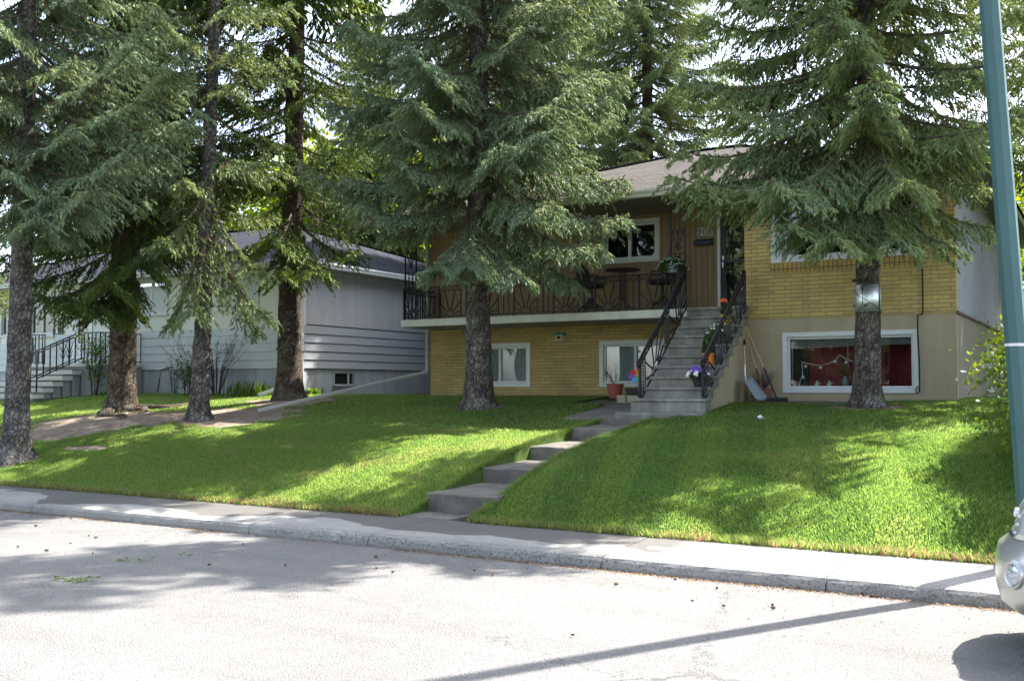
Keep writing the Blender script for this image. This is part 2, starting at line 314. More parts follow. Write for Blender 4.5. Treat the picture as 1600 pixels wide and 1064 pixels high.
def soil_mask(x, y):
    n = (_vn(x, y, 1.1) - .5) * .9 + (_vn(x, y, 4, 3) - .5) * .7 + (_vn(x, y, 13, 5) - .5) * .35
    def el(cx, cy, rx, ry, a=0):
        dx, dy = x - cx, y - cy; u = dx * cos(a) + dy * sin(a); v = -dx * sin(a) + dy * cos(a)
        return 1 - np.sqrt((u / rx) ** 2 + (v / ry) ** 2) + n * .55
    m = np.maximum.reduce([el(-16.2, 13.0, 2.1, 1.25, .35), el(-14.8, 13.9, 1.6, 1.3, .5), el(-15.0, 16.1, 1.2, .8, .1), el(-15.6, 10.4, .5, .28), el(-14.7, 11.1, .5, .12),
                           el(-9.8, 15.5, .5, .4), el(-3.15, 15.75, .55, .42), el(-11.5, 18.45, 3.0, .32) - .05, el(-16.9, 11.9, 1.3, .35, .6)])
    return np.clip(m * 4 + .5, 0, 1)
def grid_lines(a, b, fa, fb, fine, coarse):
    l = list(np.arange(fa, fb + 1e-6, fine)); x = fa
    while x > a: x -= coarse; l.insert(0, max(x, a))
    x = fb
    while x < b: x += coarse; l.append(min(x, b))
    return np.array(l)
xs = grid_lines(-160, 120, -24, 1, .1, 4.0); ys = grid_lines(9.4, 400, 9.4, 18.9, .1, 6.0)
xs = np.unique(np.round(np.concatenate([xs, [PX0 + .03, PX0 + .045, PX1 - .03, PX1 - .045]]), 4))
XX, YY = np.meshgrid(xs, ys); ZZ = ground_z(XX, YY)
inpath = (XX > PX0 + .035) & (XX < PX1 - .035) & (YY < 15.0); ZZ = np.where(inpath, ZZ - .3, ZZ)
inpad = (XX > -8.25) & (XX < -6.0) & (YY > 16.03) & (YY < 18.66) | (XX > -5.5) & (XX < -3.5) & (YY > 16.48) & (YY < 18.7) | (XX > -7.56) & (XX < -5.4) & (YY > 14.6) & (YY < 18.66); ZZ = np.where(inpad, ZZ - .25, ZZ)
nx, ny = len(xs), len(ys); idx = np.arange(nx * ny).reshape(ny, nx)
me = bpy.data.meshes.new("lawn")
# a low soil edge along the sidewalk closes the front of the sheet
V = np.stack([XX, YY, ZZ], -1).reshape(-1, 3); Vf = np.stack([xs, np.full(nx, 9.4), np.full(nx, -.3)], -1); V = np.concatenate([V, Vf])
F4 = np.stack([idx[:-1, :-1], idx[:-1, 1:], idx[1:, 1:], idx[1:, :-1]], -1).reshape(-1, 4)
fi = np.arange(nx) + nx * ny; F5 = np.stack([fi[:-1], fi[1:], idx[0, 1:], idx[0, :-1]], -1)
me.from_pydata(V.tolist(), [], np.concatenate([F4, F5]).tolist()); me.update()
for p in me.polygons: p.use_smooth = True
sm = np.concatenate([soil_mask(XX, YY).ravel(), np.ones(nx)]).astype(np.float32)
a = me.attributes.new("soil", 'FLOAT', 'POINT'); a.data.foreach_set("value", sm)
m, N, L, b = nodes_of("lawn_ground"); tc = N.new("ShaderNodeTexCoord"); at = N.new("ShaderNodeAttribute"); at.attribute_name = "soil"
n1 = noise(N, L, tc.outputs["Object"], .7, 5); n2 = noise(N, L, tc.outputs["Object"], 38, 5, .75)
g = mixc(N, L, rng(N, L, n1, .35, .65, 0, 1), (.04, .078, .014), (.06, .10, .02)); g = mixc(N, L, rng(N, L, n2, .45, .75, 0, .7), g, (.07, .07, .025))
s_ = mixc(N, L, rng(N, L, n2, .3, .7, 0, 1), (.26, .19, .14), (.46, .38, .30)); s_ = mixc(N, L, rng(N, L, noise(N, L, tc.outputs["Object"], 5, 4), .5, .7, 0, .6), s_, (.12, .06, .035))
L.new(mixc(N, L, at.outputs["Fac"], g, s_), b.inputs["Base Color"]); b.inputs["Roughness"].default_value = .95; b.inputs["Specular IOR Level"].default_value = .1
bp = N.new("ShaderNodeBump"); bp.inputs["Distance"].default_value = .03; bp.inputs["Strength"].default_value = .8; L.new(n2, bp.inputs["Height"]); L.new(bp.outputs[0], b.inputs["Normal"])
tag(link_mesh("lawn", me, m), "sloping front lawn rising from the sidewalk to the houses", kind="structure")

# road, with slight camber and rough light asphalt
mb = MB(); ry = [-1.6, 0, 2, 4, 6, 7.6, 8.27]; rz = [0, .03, .05, .05, .03, .01, -.005]
rx = list(np.linspace(-160, 120, 29))
for y, z in zip(ry, rz): mb.v += [(x, y, z) for x in rx]
n = len(rx); mb.f = [(j * n + i, j * n + i + 1, (j + 1) * n + i + 1, (j + 1) * n + i) for j in range(len(ry) - 1) for i in range(n - 1)]
m, N, L, b = nodes_of("light_asphalt"); tc = N.new("ShaderNodeTexCoord"); O = tc.outputs["Object"]
n1 = noise(N, L, O, .5, 6, .7); n2 = noise(N, L, O, 110, 3, .8); n3 = noise(N, L, O, 9, 6, .7)
vo = N.new("ShaderNodeTexVoronoi"); vo.inputs["Scale"].default_value = 85; L.new(O, vo.inputs["Vector"])
sx = N.new("ShaderNodeMapping"); sx.inputs["Scale"].default_value = (.25, 2.2, 1); L.new(O, sx.inputs[0]); n4 = noise(N, L, sx.outputs[0], 1.1, 5)
c = mixc(N, L, rng(N, L, n1, .35, .65, 0, 1), (.195, .19, .182), (.235, .23, .22)); c = mixc(N, L, rng(N, L, n4, .5, .7, 0, .45), c, (.165, .16, .152))
v = N.new("ShaderNodeVectorMath"); v.operation = 'MULTIPLY'; L.new(c, v.inputs[0])
L.new(mth(N, L, 'MULTIPLY', mth(N, L, 'MULTIPLY', rng(N, L, n2, .3, .7, .62, 1.28), rng(N, L, vo.outputs["Color"], 0, 1, .8, 1.15)), rng(N, L, n3, .3, .7, .93, 1.06)), v.inputs[1])
# hairline cracks
vc = N.new("ShaderNodeTexVoronoi"); vc.feature = 'DISTANCE_TO_EDGE'; vc.inputs["Scale"].default_value = .28
wv = N.new("ShaderNodeVectorMath"); wv.operation = 'MULTIPLY_ADD'; L.new(n3, wv.inputs[0]); wv.inputs[1].default_value = (.5, .5, 0); L.new(O, wv.inputs[2]); L.new(wv.outputs[0], vc.inputs["Vector"])
ck = mth(N, L, 'MULTIPLY', mth(N, L, 'LESS_THAN', vc.outputs["Distance"], .0035), rng(N, L, n1, .42, .55, 0, .7))
L.new(mixc(N, L, ck, v.outputs[0], (.09, .085, .08)), b.inputs["Base Color"]); b.inputs["Roughness"].default_value = .88; b.inputs["Specular IOR Level"].default_value = .25
bp = N.new("ShaderNodeBump"); bp.inputs["Distance"].default_value = .008; L.new(mth(N, L, 'ADD', n2, vo.outputs["Distance"]), bp.inputs["Height"]); L.new(bp.outputs[0], b.inputs["Normal"])
tag(mb.build("road", m), "pale worn asphalt street", kind="structure")

# sidewalk with curb: slabs with joints, the front edge rounded
m, N, L, b = nodes_of("sidewalk_concrete"); tc = N.new("ShaderNodeTexCoord"); O = tc.outputs["Object"]; sp = N.new("ShaderNodeSeparateXYZ"); L.new(O, sp.inputs[0])
n1 = noise(N, L, O, .9, 5); n2 = noise(N, L, O, 75, 4, .75); n3 = noise(N, L, O, 6, 6, .75)
c = mixc(N, L, rng(N, L, n1, .35, .65, 0, 1), (.33, .315, .29), (.40, .385, .355))
v = N.new("ShaderNodeVectorMath"); v.operation = 'MULTIPLY'; L.new(c, v.inputs[0]); L.new(mth(N, L, 'MULTIPLY', rng(N, L, n2, .3, .7, .8, 1.12), rng(N, L, n3, .3, .7, .9, 1.08)), v.inputs[1])
# damp stain where a sprinkler ran: its own ragged shape
mp = N.new("ShaderNodeMapping"); mp.inputs["Scale"].default_value = (.55, .8, 1); L.new(O, mp.inputs[0]); nw = noise(N, L, mp.outputs[0], 1.0, 3, .55)
edge = mth(N, L, 'ADD', sp.outputs[1], mth(N, L, 'MULTIPLY', mth(N, L, 'SUBTRACT', nw, .5), 2.4))
wet = mth(N, L, 'MULTIPLY', rng(N, L, edge, 8.74, 8.77, 0, 1), mth(N, L, 'MULTIPLY', rng(N, L, sp.outputs[0], -3.3, -3.6, 0, 1), rng(N, L, sp.outputs[0], -19, -18, 0, 1)))
wet = mth(N, L, 'MULTIPLY', wet, .8)
c = mixc(N, L, wet, v.outputs[0], (.095, .088, .078))
# chipped aggregate on the curb face
nc = noise(N, L, O, 48, 5, .85); chips = mth(N, L, 'MULTIPLY', mth(N, L, 'MULTIPLY', rng(N, L, nc, .55, .62, 0, .8), rng(N, L, sp.outputs[1], 8.44, 8.38, 0, 1)), rng(N, L, mth(N, L, 'ABSOLUTE', mth(N, L, 'ADD', sp.outputs[0], 5.7)), 1.5, 2.4, 1.0, .45))
c = mixc(N, L, chips, c, (.13, .115, .095))
L.new(c, b.inputs["Base Color"]); L.new(rng(N, L, wet, 0, 1, .9, .5), b.inputs["Roughness"]); b.inputs["Specular IOR Level"].default_value = .3
bp = N.new("ShaderNodeBump"); bp.inputs["Distance"].default_value = .014; L.new(mth(N, L, 'SUBTRACT', mth(N, L, 'ADD', n2, n3), mth(N, L, 'MULTIPLY', chips, 1.2)), bp.inputs["Height"]); L.new(bp.outputs[0], b.inputs["Normal"])
SWM = m
def slab_row(y0, y1, joints, zc, zb, skip=lambda x: False):
    mb = MB(); prof = [(y0 - .004, -.06), (y0, .02), (y0 + .012, zc - .035), (y0 + .035, zc - .008), (y0 + .09, zc + .002), (y0 + .26, zc + .008), (y1, zb), (y1, -.1)]
    for a, c_ in zip(joints[:-1], joints[1:]):
        a += .006; c_ -= .006; k = max(2, int((c_ - a) / .12)) if a > -20 and a < 2 else 2; xx = np.linspace(a, c_, k)
        n0 = len(mb.v)
        for q, x in enumerate(xx):
            for j, (py, pz) in enumerate(prof):
                w = (np.sin(x * 31 + j) + np.sin(x * 13.7)) * .003 if 0 < j < 4 else 0
                chip = .012 * max(0, np.sin(x * 5.1 + 2) * np.sin(x * 17.3)) if j in (2, 3) and x > -8.5 else 0
                mb.v.append((x, py + w + chip, pz - chip * .6))
        P = len(prof)
        mb.f += [(n0 + q * P + j, n0 + (q + 1) * P + j, n0 + (q + 1) * P + j + 1, n0 + q * P + j + 1) for q in range(len(xx) - 1) for j in range(P - 1)]
        mb.f += [tuple(n0 + j for j in range(P)), tuple(n0 + (len(xx) - 1) * P + j for j in range(P))[::-1]]
    return mb
jn = [-160, -120, -80, -50, -35, -28, -24, -20.6, -18.9, -17.2, -15.4, -13.6, -12.0, -10.1, -8.2, -6.55, -3.95, -2.0, -.1, 1.8, 3.7, 6, 10, 20, 40, 80, 120]
o = slab_row(8.25, 9.40, jn, .105, .14).build("sidewalk", SWM); tag(o, "concrete sidewalk with a worn rounded curb", kind="structure")
mb = MB().box(-160, 120, 8.3, 9.38, -.2, .09); tag(mb.build("sidewalk_bed", M['soil']), kind="structure")
mb = MB().box(-160, 120, -3.0, -1.6, -.15, .13); tag(mb.build("pavement", mat("far_pavement", (.45, .43, .4), .9, .1, 1)), kind="structure")
mb = MB(); mb.box(-160, 120, -160, -3.0, -.2, .15); tag(mb.build("ground", mat("far_ground", (.07, .12, .03), .95, .3, .6)), kind="structure")

# garden steps up the slope
P_ = empty("garden_steps", (-6.55, 9.9, .3), "four weathered concrete steps climbing the lawn between two grass slopes", "steps")
for k, (y0, y1, z) in enumerate([(9.93, 11.2, .36), (11.14, 12.45, .575), (12.38, 13.66, .785), (13.6, 14.6, .99)]):
    mb = MB(); nxs = np.linspace(PX0, PX1, 12); nys = [y0, y0 + .03, (y0 + y1) / 2, y1]
    dz = .03
    def top(x, y): return z + dz * (y - y0) / (y1 - y0) + .006 * sin(x * 9 + k * 3) * (1 if y <= y0 + .03 else .3)
    V0 = []
    for x in nxs:
        wob = .010 * sin(x * 17 + k * 5)
        V0 += [(x, y0 + wob, z - .34), (x, y0 + wob - .008, z - .10), (x, y0 + wob - .01, top(x, y0) - .012), (x, y0 + .02 + wob, top(x, y0)), (x, (y0 + y1) / 2, top(x, (y0 + y1) / 2)), (x, y1, top(x, y1)), (x, y1, z - .34)]
    P = 7; q = len(nxs); mb.v = V0
    mb.f = [(i * P + j, (i + 1) * P + j, (i + 1) * P + j + 1, i * P + j + 1) for i in range(q - 1) for j in range(P - 1)] + [tuple(range(P)), tuple((q - 1) * P + j for j in range(P))[::-1]]
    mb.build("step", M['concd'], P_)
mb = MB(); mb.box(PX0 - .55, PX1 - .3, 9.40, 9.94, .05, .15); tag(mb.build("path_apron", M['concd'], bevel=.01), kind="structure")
def pad(x0, x1, y0, y1, n, m_, seed):
    """cast slab that follows the slope, with skirts down into the soil"""
    mb = MB(); X = np.linspace(x0, x1, n); Y = np.linspace(y0, y1, m_); z = lambda x, y: float(np.interp(y, [14.4, 15, 16, 17.3, 18.7], [1.09, 1.165, 1.275, 1.365, 1.405])) + .006 * sin(x * 3 + seed) * sin(y * 2.3)
    for y in Y:
        for x in X: mb.v.append((x + .012 * sin(y * 7 + seed) * (x in (X[0], X[-1])), y + .012 * sin(x * 6 + seed) * (y == Y[0]), z(x, y)))
    mb.f = [(j * n + i, j * n + i + 1, (j + 1) * n + i + 1, (j + 1) * n + i) for j in range(m_ - 1) for i in range(n - 1)]
    ed = [j for j in range(n)] + [(j + 1) * n - 1 for j in range(1, m_)] + [m_ * n - 1 - j for j in range(1, n)] + [(m_ - 1 - j) * n for j in range(1, m_ - 1)]; k0 = len(mb.v)
    mb.v += [(mb.v[e][0], mb.v[e][1], mb.v[e][2] - .35) for e in ed]; mb.f += [(ed[i], ed[(i + 1) % len(ed)], k0 + (i + 1) % len(ed), k0 + i) for i in range(len(ed))]
    return mb
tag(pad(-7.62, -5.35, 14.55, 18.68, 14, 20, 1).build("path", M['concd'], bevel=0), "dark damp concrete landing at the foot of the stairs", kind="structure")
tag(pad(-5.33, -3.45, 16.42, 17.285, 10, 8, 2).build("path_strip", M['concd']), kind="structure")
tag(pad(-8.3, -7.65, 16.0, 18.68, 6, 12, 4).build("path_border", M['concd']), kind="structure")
# ------------------------------------------------------------------ building helpers
def wall_y(x0, x1, z0, z1, y, holes, th=.18, face=-1):
    """wall in the plane y facing -y, with openings (hx0,hx1,hz0,hz1) and their reveals"""
    mb = MB(); X = sorted({x0, x1} | {h[0] for h in holes} | {h[1] for h in holes}); Z = sorted({z0, z1} | {h[2] for h in holes} | {h[3] for h in holes})
    for a, b in zip(X[:-1], X[1:]):
        for c, d in zip(Z[:-1], Z[1:]):
            cx, cz = (a + b) / 2, (c + d) / 2
            if any(h[0] < cx < h[1] and h[2] < cz < h[3] for h in holes): continue
            mb.quad((a, y, c), (b, y, c), (b, y, d), (a, y, d))
    yb = y + th
    for h in holes:
        a, b, c, d = h
        mb.quad((a, y, c), (a, yb, c), (a, yb, d), (a, y, d)); mb.quad((b, y, c), (b, y, d), (b, yb, d), (b, yb, c))
        mb.quad((a, y, d), (a, yb, d), (b, yb, d), (b, y, d)); mb.quad((a, y, c), (b, y, c), (b, yb, c), (a, yb, c))
    mb.quad((x0, y, z0), (x0, y, z1), (x0, yb, z1), (x0, yb, z0)); mb.quad((x1, y, z0), (x1, yb, z0), (x1, yb, z1), (x1, y, z1))
    return mb
def ring_y(mb, x0, x1, z0, z1, w, y0, y1, wb=None):
    wb = wb or w
    mb.box(x0, x0 + w, y0, y1, z0, z1); mb.box(x1 - w, x1, y0, y1, z0, z1)
    mb.box(x0 + w, x1 - w, y0 + .001, y1 - .001, z1 - w, z1 - .001); mb.box(x0 + w, x1 - w, y0 + .001, y1 - .001, z0 + .001, z0 + wb); return mb
def window(parent, x0, x1, z0, z1, y, fw=.075, mull=(), sash=None, m=None, glass=None, curtain=None, depth=1.3, label=None, room=None, sill=False, wb=None):
    m = m or M['trim']; mb = MB(); ring_y(mb, x0, x1, z0, z1, fw, y - .03, y + .12, wb)
    w = mb.build("window", m, parent, label=label, bevel=.006)
    ix0, ix1, iz0, iz1 = x0 + fw, x1 - fw, z0 + (wb or fw), z1 - fw
    mb = MB(); ring_y(mb, ix0 + .002, ix1 - .002, iz0 + .002, iz1 - .002, .035, y + .02, y + .075)
    for q in mull: mx = ix0 + (ix1 - ix0) * q; mb.box(mx - .028, mx + .028, y + .01, y + .08, iz0 + .03, iz1 - .03)
    mb.build("sash", m, w)
    MB().quad((ix0 + .01, y + .05, iz0 + .01), (ix1 - .01, y + .05, iz0 + .01), (ix1 - .01, y + .05, iz1 - .01), (ix0 + .01, y + .05, iz1 - .01)).build("pane", glass or GLASS, w)
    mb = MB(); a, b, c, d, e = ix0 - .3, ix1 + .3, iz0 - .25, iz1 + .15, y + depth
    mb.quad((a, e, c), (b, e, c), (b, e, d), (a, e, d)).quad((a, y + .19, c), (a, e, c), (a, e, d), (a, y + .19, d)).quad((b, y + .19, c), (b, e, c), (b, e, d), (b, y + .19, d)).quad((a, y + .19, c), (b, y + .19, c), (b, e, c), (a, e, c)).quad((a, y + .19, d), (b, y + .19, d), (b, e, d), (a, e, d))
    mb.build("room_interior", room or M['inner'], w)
    if sill: MB().box(x0 - .04, x1 + .04, y - .07, y + .02, z0 - .045, z0 - .003).build("sill", m, w, bevel=.005)
    if curtain:
        for cx0, cx1, cm, kind in curtain:
            a, b = ix0 + (ix1 - ix0) * cx0, ix0 + (ix1 - ix0) * cx1; n = max(4, int((b - a) / .02)); mb = MB()
            for i in range(n + 1):
                x = a + (b - a) * i / n; yy = y + .13 + .018 * sin(i * 1.25)
                mb.v += [(x, yy, iz0 + .01), (x, yy, iz1 - .005)]
            mb.f = [(2 * i, 2 * i + 2, 2 * i + 3, 2 * i + 1) for i in range(n)]
            mb.build("curtain", cm, w, smooth=True)
    return w
def hip_roof(parent, x0, x1, y0, y1, ze, slope, m, th=.06, name="roof", ridge_axis='x'):
    """hip roof over the eave rectangle"""
    hx, hy = (x1 - x0) / 2, (y1 - y0) / 2
    if hy <= hx: d = hy; A = (x0 + d, (y0 + y1) / 2); B = (x1 - d, (y0 + y1) / 2)
    else: d = hx; A = ((x0 + x1) / 2, y0 + d); B = ((x0 + x1) / 2, y1 - d)
    zr = ze + d * slope; c = [(x0, y0, ze), (x1, y0, ze), (x1, y1, ze), (x0, y1, ze)]; a = (*A, zr); b = (*B, zr)
    mb = MB(); uv = []
    faces = [(c[0], c[1], b, a), (c[1], c[2], b), (c[2], c[3], a, b), (c[3], c[0], a)] if hy <= hx else [(c[0], c[1], a), (c[1], c[2], b, a), (c[2], c[3], b), (c[3], c[0], a, b)]
    k = math.sqrt(1 + slope * slope)
    for f in faces:
        n0 = len(mb.v); e = np.array(f[1]) - np.array(f[0]); e = e / np.linalg.norm(e); ex = (e[0], e[1])
        mb.v += list(f); mb.f.append(tuple(range(n0, n0 + len(f))))
        for p in f:
            u = p[0] * ex[0] + p[1] * ex[1]; v_ = (p[2] - ze) / slope * k; uv.append((u, v_))
    mb.uv = uv
    o = mb.build(name, m, parent)
    # thickness edge
    cap = MB(); w = .11
    pts = [(c[0], a), (c[1], b if hy <= hx else a), (c[2], b), (c[3], a if hy <= hx else b), (a, b)]
    for p, q in pts: cap.bar(np.array(p) + (0, 0, .012), np.array(q) + (0, 0, .012), .22, .03)
    cap.build("ridge_cap", m, o)
    return o, zr
def gutter(parent, pts, zt, m, h=.12, w=.11, name="gutter"):
    """K style gutter along a horizontal polyline, outward normal on its right-hand side"""
    mb = MB(); prof = [(0, 0), (0, -h), (w * .6, -h), (w * .75, -h * .55), (w, -h * .3), (w, 0), (w - .012, 0), (w - .012, -.03), (.012, -.03), (.012, 0)]
    for a, b in zip(pts[:-1], pts[1:]):
        a = np.array(a, float); b = np.array(b, float); t = (b - a) / np.linalg.norm(b - a); n = np.array([t[1], -t[0]])
        vs = [(*(p + n * o_ + t * e), zt + z) for p, e in ((a, -w if a is not pts[0] else 0), (b, 0)) for o_, z in prof]; P = len(prof)
        vs = [(*(p + n * o_), zt + z) for p in (a, b) for o_, z in prof]
        mb.add(vs, [(j, (j + 1) % P, P + (j + 1) % P, P + j) for j in range(P)] + [tuple(range(P)), tuple(range(P, 2 * P))[::-1]])
    return mb.build(name, m, parent)

# iron work drawn in a plane: O origin, S direction along, T direction up
class Iron:
    def __init__(s, O, S, T, r=.009): s.O = np.array(O, float); s.S = np.array(S, float); s.T = np.array(T, float); s.mb = MB(); s.r = r
    def P(s, a, b): return s.O + s.S * a + s.T * b
    def line(s, a, b, r=None): r = r or s.r; s.mb.bar(s.P(*a), s.P(*b), r * 2, r * 2); return s
    def curve(s, pts, r=None): s.mb.tube([s.P(*p) for p in pts], r or s.r * .8, 4); return s
    def arc(s, c, rad, a0, a1, n=10, r=None): return s.curve([(c[0] + rad * cos(a0 + (a1 - a0) * i / n), c[1] + rad * sin(a0 + (a1 - a0) * i / n)) for i in range(n + 1)], r)
    def twist(s, a, b):
        n = max(4, int(math.dist(a, b) / .05))
        for i in range(n):
            p = [a[k] + (b[k] - a[k]) * i / n for k in (0, 1)]; q = [a[k] + (b[k] - a[k]) * (i + .72) / n for k in (0, 1)]
            s.line(p, q, s.r * 1.15)
        return s.line(a, b, s.r * .45)
    def burst(s, x0, x1, z0, z1, n=6):
        cx = (x0 + x1) / 2; R = (x1 - x0) * .19; s.arc((cx, z0), R, 0, pi, 10)
        for i in range(n):
            a = radians(22) + (pi - radians(44)) * i / (n - 1); dx, dz = cos(a), sin(a)
            t = min((z1 - z0) / dz, abs((x1 - cx) / dx) if abs(dx) > 1e-3 else 9); s.line((cx + R * dx, z0 + R * dz), (cx + t * dx, z0 + t * dz))
        return s
    def scrolls(s, x0, x1, z0, z1):
        n = max(1, round((x1 - x0) / .13)); w = (x1 - x0) / n; h = z1 - z0
        for i in range(n):
            c = x0 + w * (i + .5)
            s.curve([(c - w * .48 + w * .96 * k / 10, (z0 + z1) / 2 + h * .38 * sin(2 * pi * k / 10)) for k in range(11)], s.r * .7)
            s.arc((c - w * .22, (z0 + z1) / 2 + h * .06), h * .26, 0, 1.5 * pi, 7, s.r * .6); s.arc((c + w * .22, (z0 + z1) / 2 - h * .06), h * .26, pi, 2.5 * pi, 7, s.r * .6)
        return s

# ================================================================== the main house
ZD, YD, YW, YR, XL, XR, XN, YB = 3.0, 17.3, 18.7, 17.3, -13.12, -2.12, -5.5, 27.5
ZS = 5.0
H = empty("brick_house", (-7.6, 18, 1.4), "two storey house of yellow brick with brown boards above a cream balcony slab", "house")
lw = [(atY(730, 560, YW)[0], atY(829, 560, YW)[0]), (atY(937, 560, YW)[0], atY(1040, 560, YW)[0])]
lz0, lz1 = 1.60, 2.53
uw = (atY(940, 380, YW)[0], atY(1031, 380, YW)[0]); uw2 = (atY(738, 400, YW)[0], atY(832, 400, YW)[0]); uz0, uz1 = 4.07, 4.93
DX0, DX1, DZ1 = -6.46, -5.52, 5.0 - .03
wall_y(XL, -5.5, .9, ZD - .16, YW, [(a, b, lz0, lz1) for a, b in lw]).build("lower_brick_wall", BR_L, H)
wall_y(XL, -5.5, ZD - .16, ZS + .02, YW, [(*uw, uz0, uz1), (*uw2, uz0, uz1), (DX0, DX1, ZD + .01, DZ1)]).build("board_wall", SID, H)
rw = (atY(1205, 380, YR)[0], atY(1441, 380, YR)[0]); rz0, rz1 = 3.71, 4.80
bw = (atY(1223, 560, YR)[0], atY(1436, 560, YR)[0]); bz0, bz1 = 1.50, 2.52
ZB = 2.76
wall_y(XN, XR, ZB, ZS + .02, YR - .012, [(*rw, rz0, rz1)]).build("upper_brick_wall", BR_R, H)
wall_y(XN + .003, XR - .003, .9, ZB - .001, YR, [(*bw, bz0, bz1)]).build("rendered_wall", M['tan'], H)
MB().box(rw[0] - .02, rw[1] + .02, YR - .022, YR + .02, rz0 - .17, rz0 - .003).build("brick_sill_course", BR_S, H)
# return wall beside the door, side walls, back wall
MB().quad((XN, YR + .17, .9), (XN, YW, .9), (XN, YW, ZS), (XN, YR + .17, ZS)).build("return_wall", SID, H)
mb = MB(); sw0, sw1 = atX(1551, 560, XR)[1], atX(1561, 560, XR)[1]
Ys = [YR + .18, 21.55, 22.75, YB]
for a, b, c, d in ((Ys[0], Ys[1], .9, ZB), (Ys[2], Ys[3], .9, ZB), (Ys[1], Ys[2], .9, 1.5), (Ys[1], Ys[2], 2.45, ZB)): mb.quad((XR, a, c), (XR, b, c), (XR, b, d), (XR, a, d))
mb.box(XR - .2, XR - .001, Ys[1], Ys[2], 1.4, 2.5); 
mb.build("side_foundation", mat("tan_side", (.25, .22, .165), .9, .1, 1.5, .4, 60, fine=.08), H)
MB().quad((XR, YR + .17, ZB + .03), (XR, YB, ZB + .03), (XR, YB, ZS + .02), (XR, YR + .17, ZS + .02)).build("side_wall", M['stucco'], H)
MB().box(XR - .01, XR + .03, YR + .0, YB, ZB - .005, ZB + .035).build("flashing", M['woodb'], H)
mb = MB(); 
mb.box(XR - .02, XR + .035, Ys[1], Ys[1] + .07, 1.5, 2.45); mb.box(XR - .02, XR + .035, Ys[2] - .07, Ys[2], 1.5, 2.45); mb.box(XR - .02, XR + .034, Ys[1] + .07, Ys[2] - .07, 2.38, 2.45); mb.box(XR - .02, XR + .034, Ys[1] + .07, Ys[2] - .07, 1.5, 1.57); mb.box(XR - .02, XR + .03, 22.1, 22.15, 1.57, 2.38)
w = mb.build("window", M['trim'], H, label="narrow basement window in the side wall"); MB().box(XR - .015, XR + .004, Ys[1] + .07, Ys[2] - .07, 1.57, 2.38).build("pane", mat("dark_pane", (.04, .05, .06), .05, spec=.8), w)
MB().box(XL, XR - .02, YB - .1, YB, .9, ZS).build("back_wall", M['stucco'], H)
MB().quad((XL, YW + .17, .9), (XL, YB, .9), (XL, YB, ZS), (XL, YW + .17, ZS)).build("west_wall", M['stuccoL'], H)
# soffit, fascia and roof
EX0, EX1, EY0, EY1, ZE = XL - .55, XR + .55, 16.85, YB + .5, 5.10
MB().box(EX0 + .03, EX1 - .03, EY0 + .03, EY1 - .03, ZS, ZS + .02).build("soffit", M['soffit'], H)
mb = MB(); mb.box(EX0 + .01, EX1 - .01, EY0 + .005, EY0 + .03, ZS - .02, ZE - .004).box(EX0 + .01, EX0 + .03, EY0 + .03, EY1, ZS - .02, ZE - .004).box(EX1 - .03, EX1 - .01, EY0 + .03, EY1, ZS - .02, ZE - .004)
mb.build("fascia", M['cream'], H)
ro, ZRM = hip_roof(H, EX0 - .03, EX1 + .03, EY0 - .04, EY1, ZE + .012, .345, SHM)
gutter(H, [(EX0, EY0), (EX1, EY0)], ZE, mat("cream_gutter", (.50, .48, .40), .4, .05, 2))
# windows
window(H, *lw[0], lz0, lz1, YW, .085, (.52,), curtain=[(0, .5, M['blind'], 0), (.5, 1, M['curtain'], 0)], label="left basement window with drawn pale curtains")
window(H, *lw[1], lz0, lz1, YW, .085, (.55,), curtain=[(0, 1, M['blind'], 0)], glass=GLASSB, label="basement window beside the stairs")
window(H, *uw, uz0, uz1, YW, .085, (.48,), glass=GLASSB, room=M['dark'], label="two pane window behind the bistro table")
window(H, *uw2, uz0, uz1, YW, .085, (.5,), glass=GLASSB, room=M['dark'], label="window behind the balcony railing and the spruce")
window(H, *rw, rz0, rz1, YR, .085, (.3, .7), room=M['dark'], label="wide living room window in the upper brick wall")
W = window(H, *bw, bz0, bz1, YR, .08, (), room=M['inner'], glass=GLASSC, depth=1.6, label="wide basement picture window with red curtain and star lights", sill=False)
wx0, wx1 = bw[0] + .08, bw[1] - .08
def px_x(px): return atY(px, 570, YR)[0]
def drape(a, b, y, z0, z1, m, name="curtain", amp=.03, f=.9):
    n = max(6, int((b - a) / .025)); mb = MB()
    for i in range(n + 1): x = a + (b - a) * i / n; yy = y + amp * sin(i * f) + .01 * sin(i * 2.3); mb.v += [(x, yy, z0), (x, yy, z1)]
    mb.f = [(2 * i, 2 * i + 2, 2 * i + 3, 2 * i + 1) for i in range(n)]; return mb.build(name, m, W, smooth=True)
drape(wx0 + .1, wx1 - .55, YR + .62, bz0, bz1, M['red']); drape(wx0, wx0 + .22, YR + .5, bz0, bz1, M['dark']); drape(wx1 - .7, wx1 - .1, YR + .95, bz0, bz1, M['red'])
mb = MB()
for i in range(6):
    z = bz1 - .115 - i * .022; tl = .028 * i * .35
    mb.quad((wx0 + .01, YR + .10, z - tl * .8), (wx1 - .01, YR + .10, z), (wx1 - .01, YR + .125, z + .016), (wx0 + .01, YR + .125, z + .016 - tl * .8))
mb.box(wx0 + .01, wx1 - .01, YR + .09, YR + .13, bz1 - .125, bz1 - .098); mb.build("blind", M['blind'], W)
for px in (1236, 1323, 1334, 1424): x = px_x(px); MB().tube([(x, YR + .1, bz1 - .1), (x, YR + .1, bz0 + (.15 if px != 1323 else .42))], .004, 4).build("blind_cord", M['trim'], W)
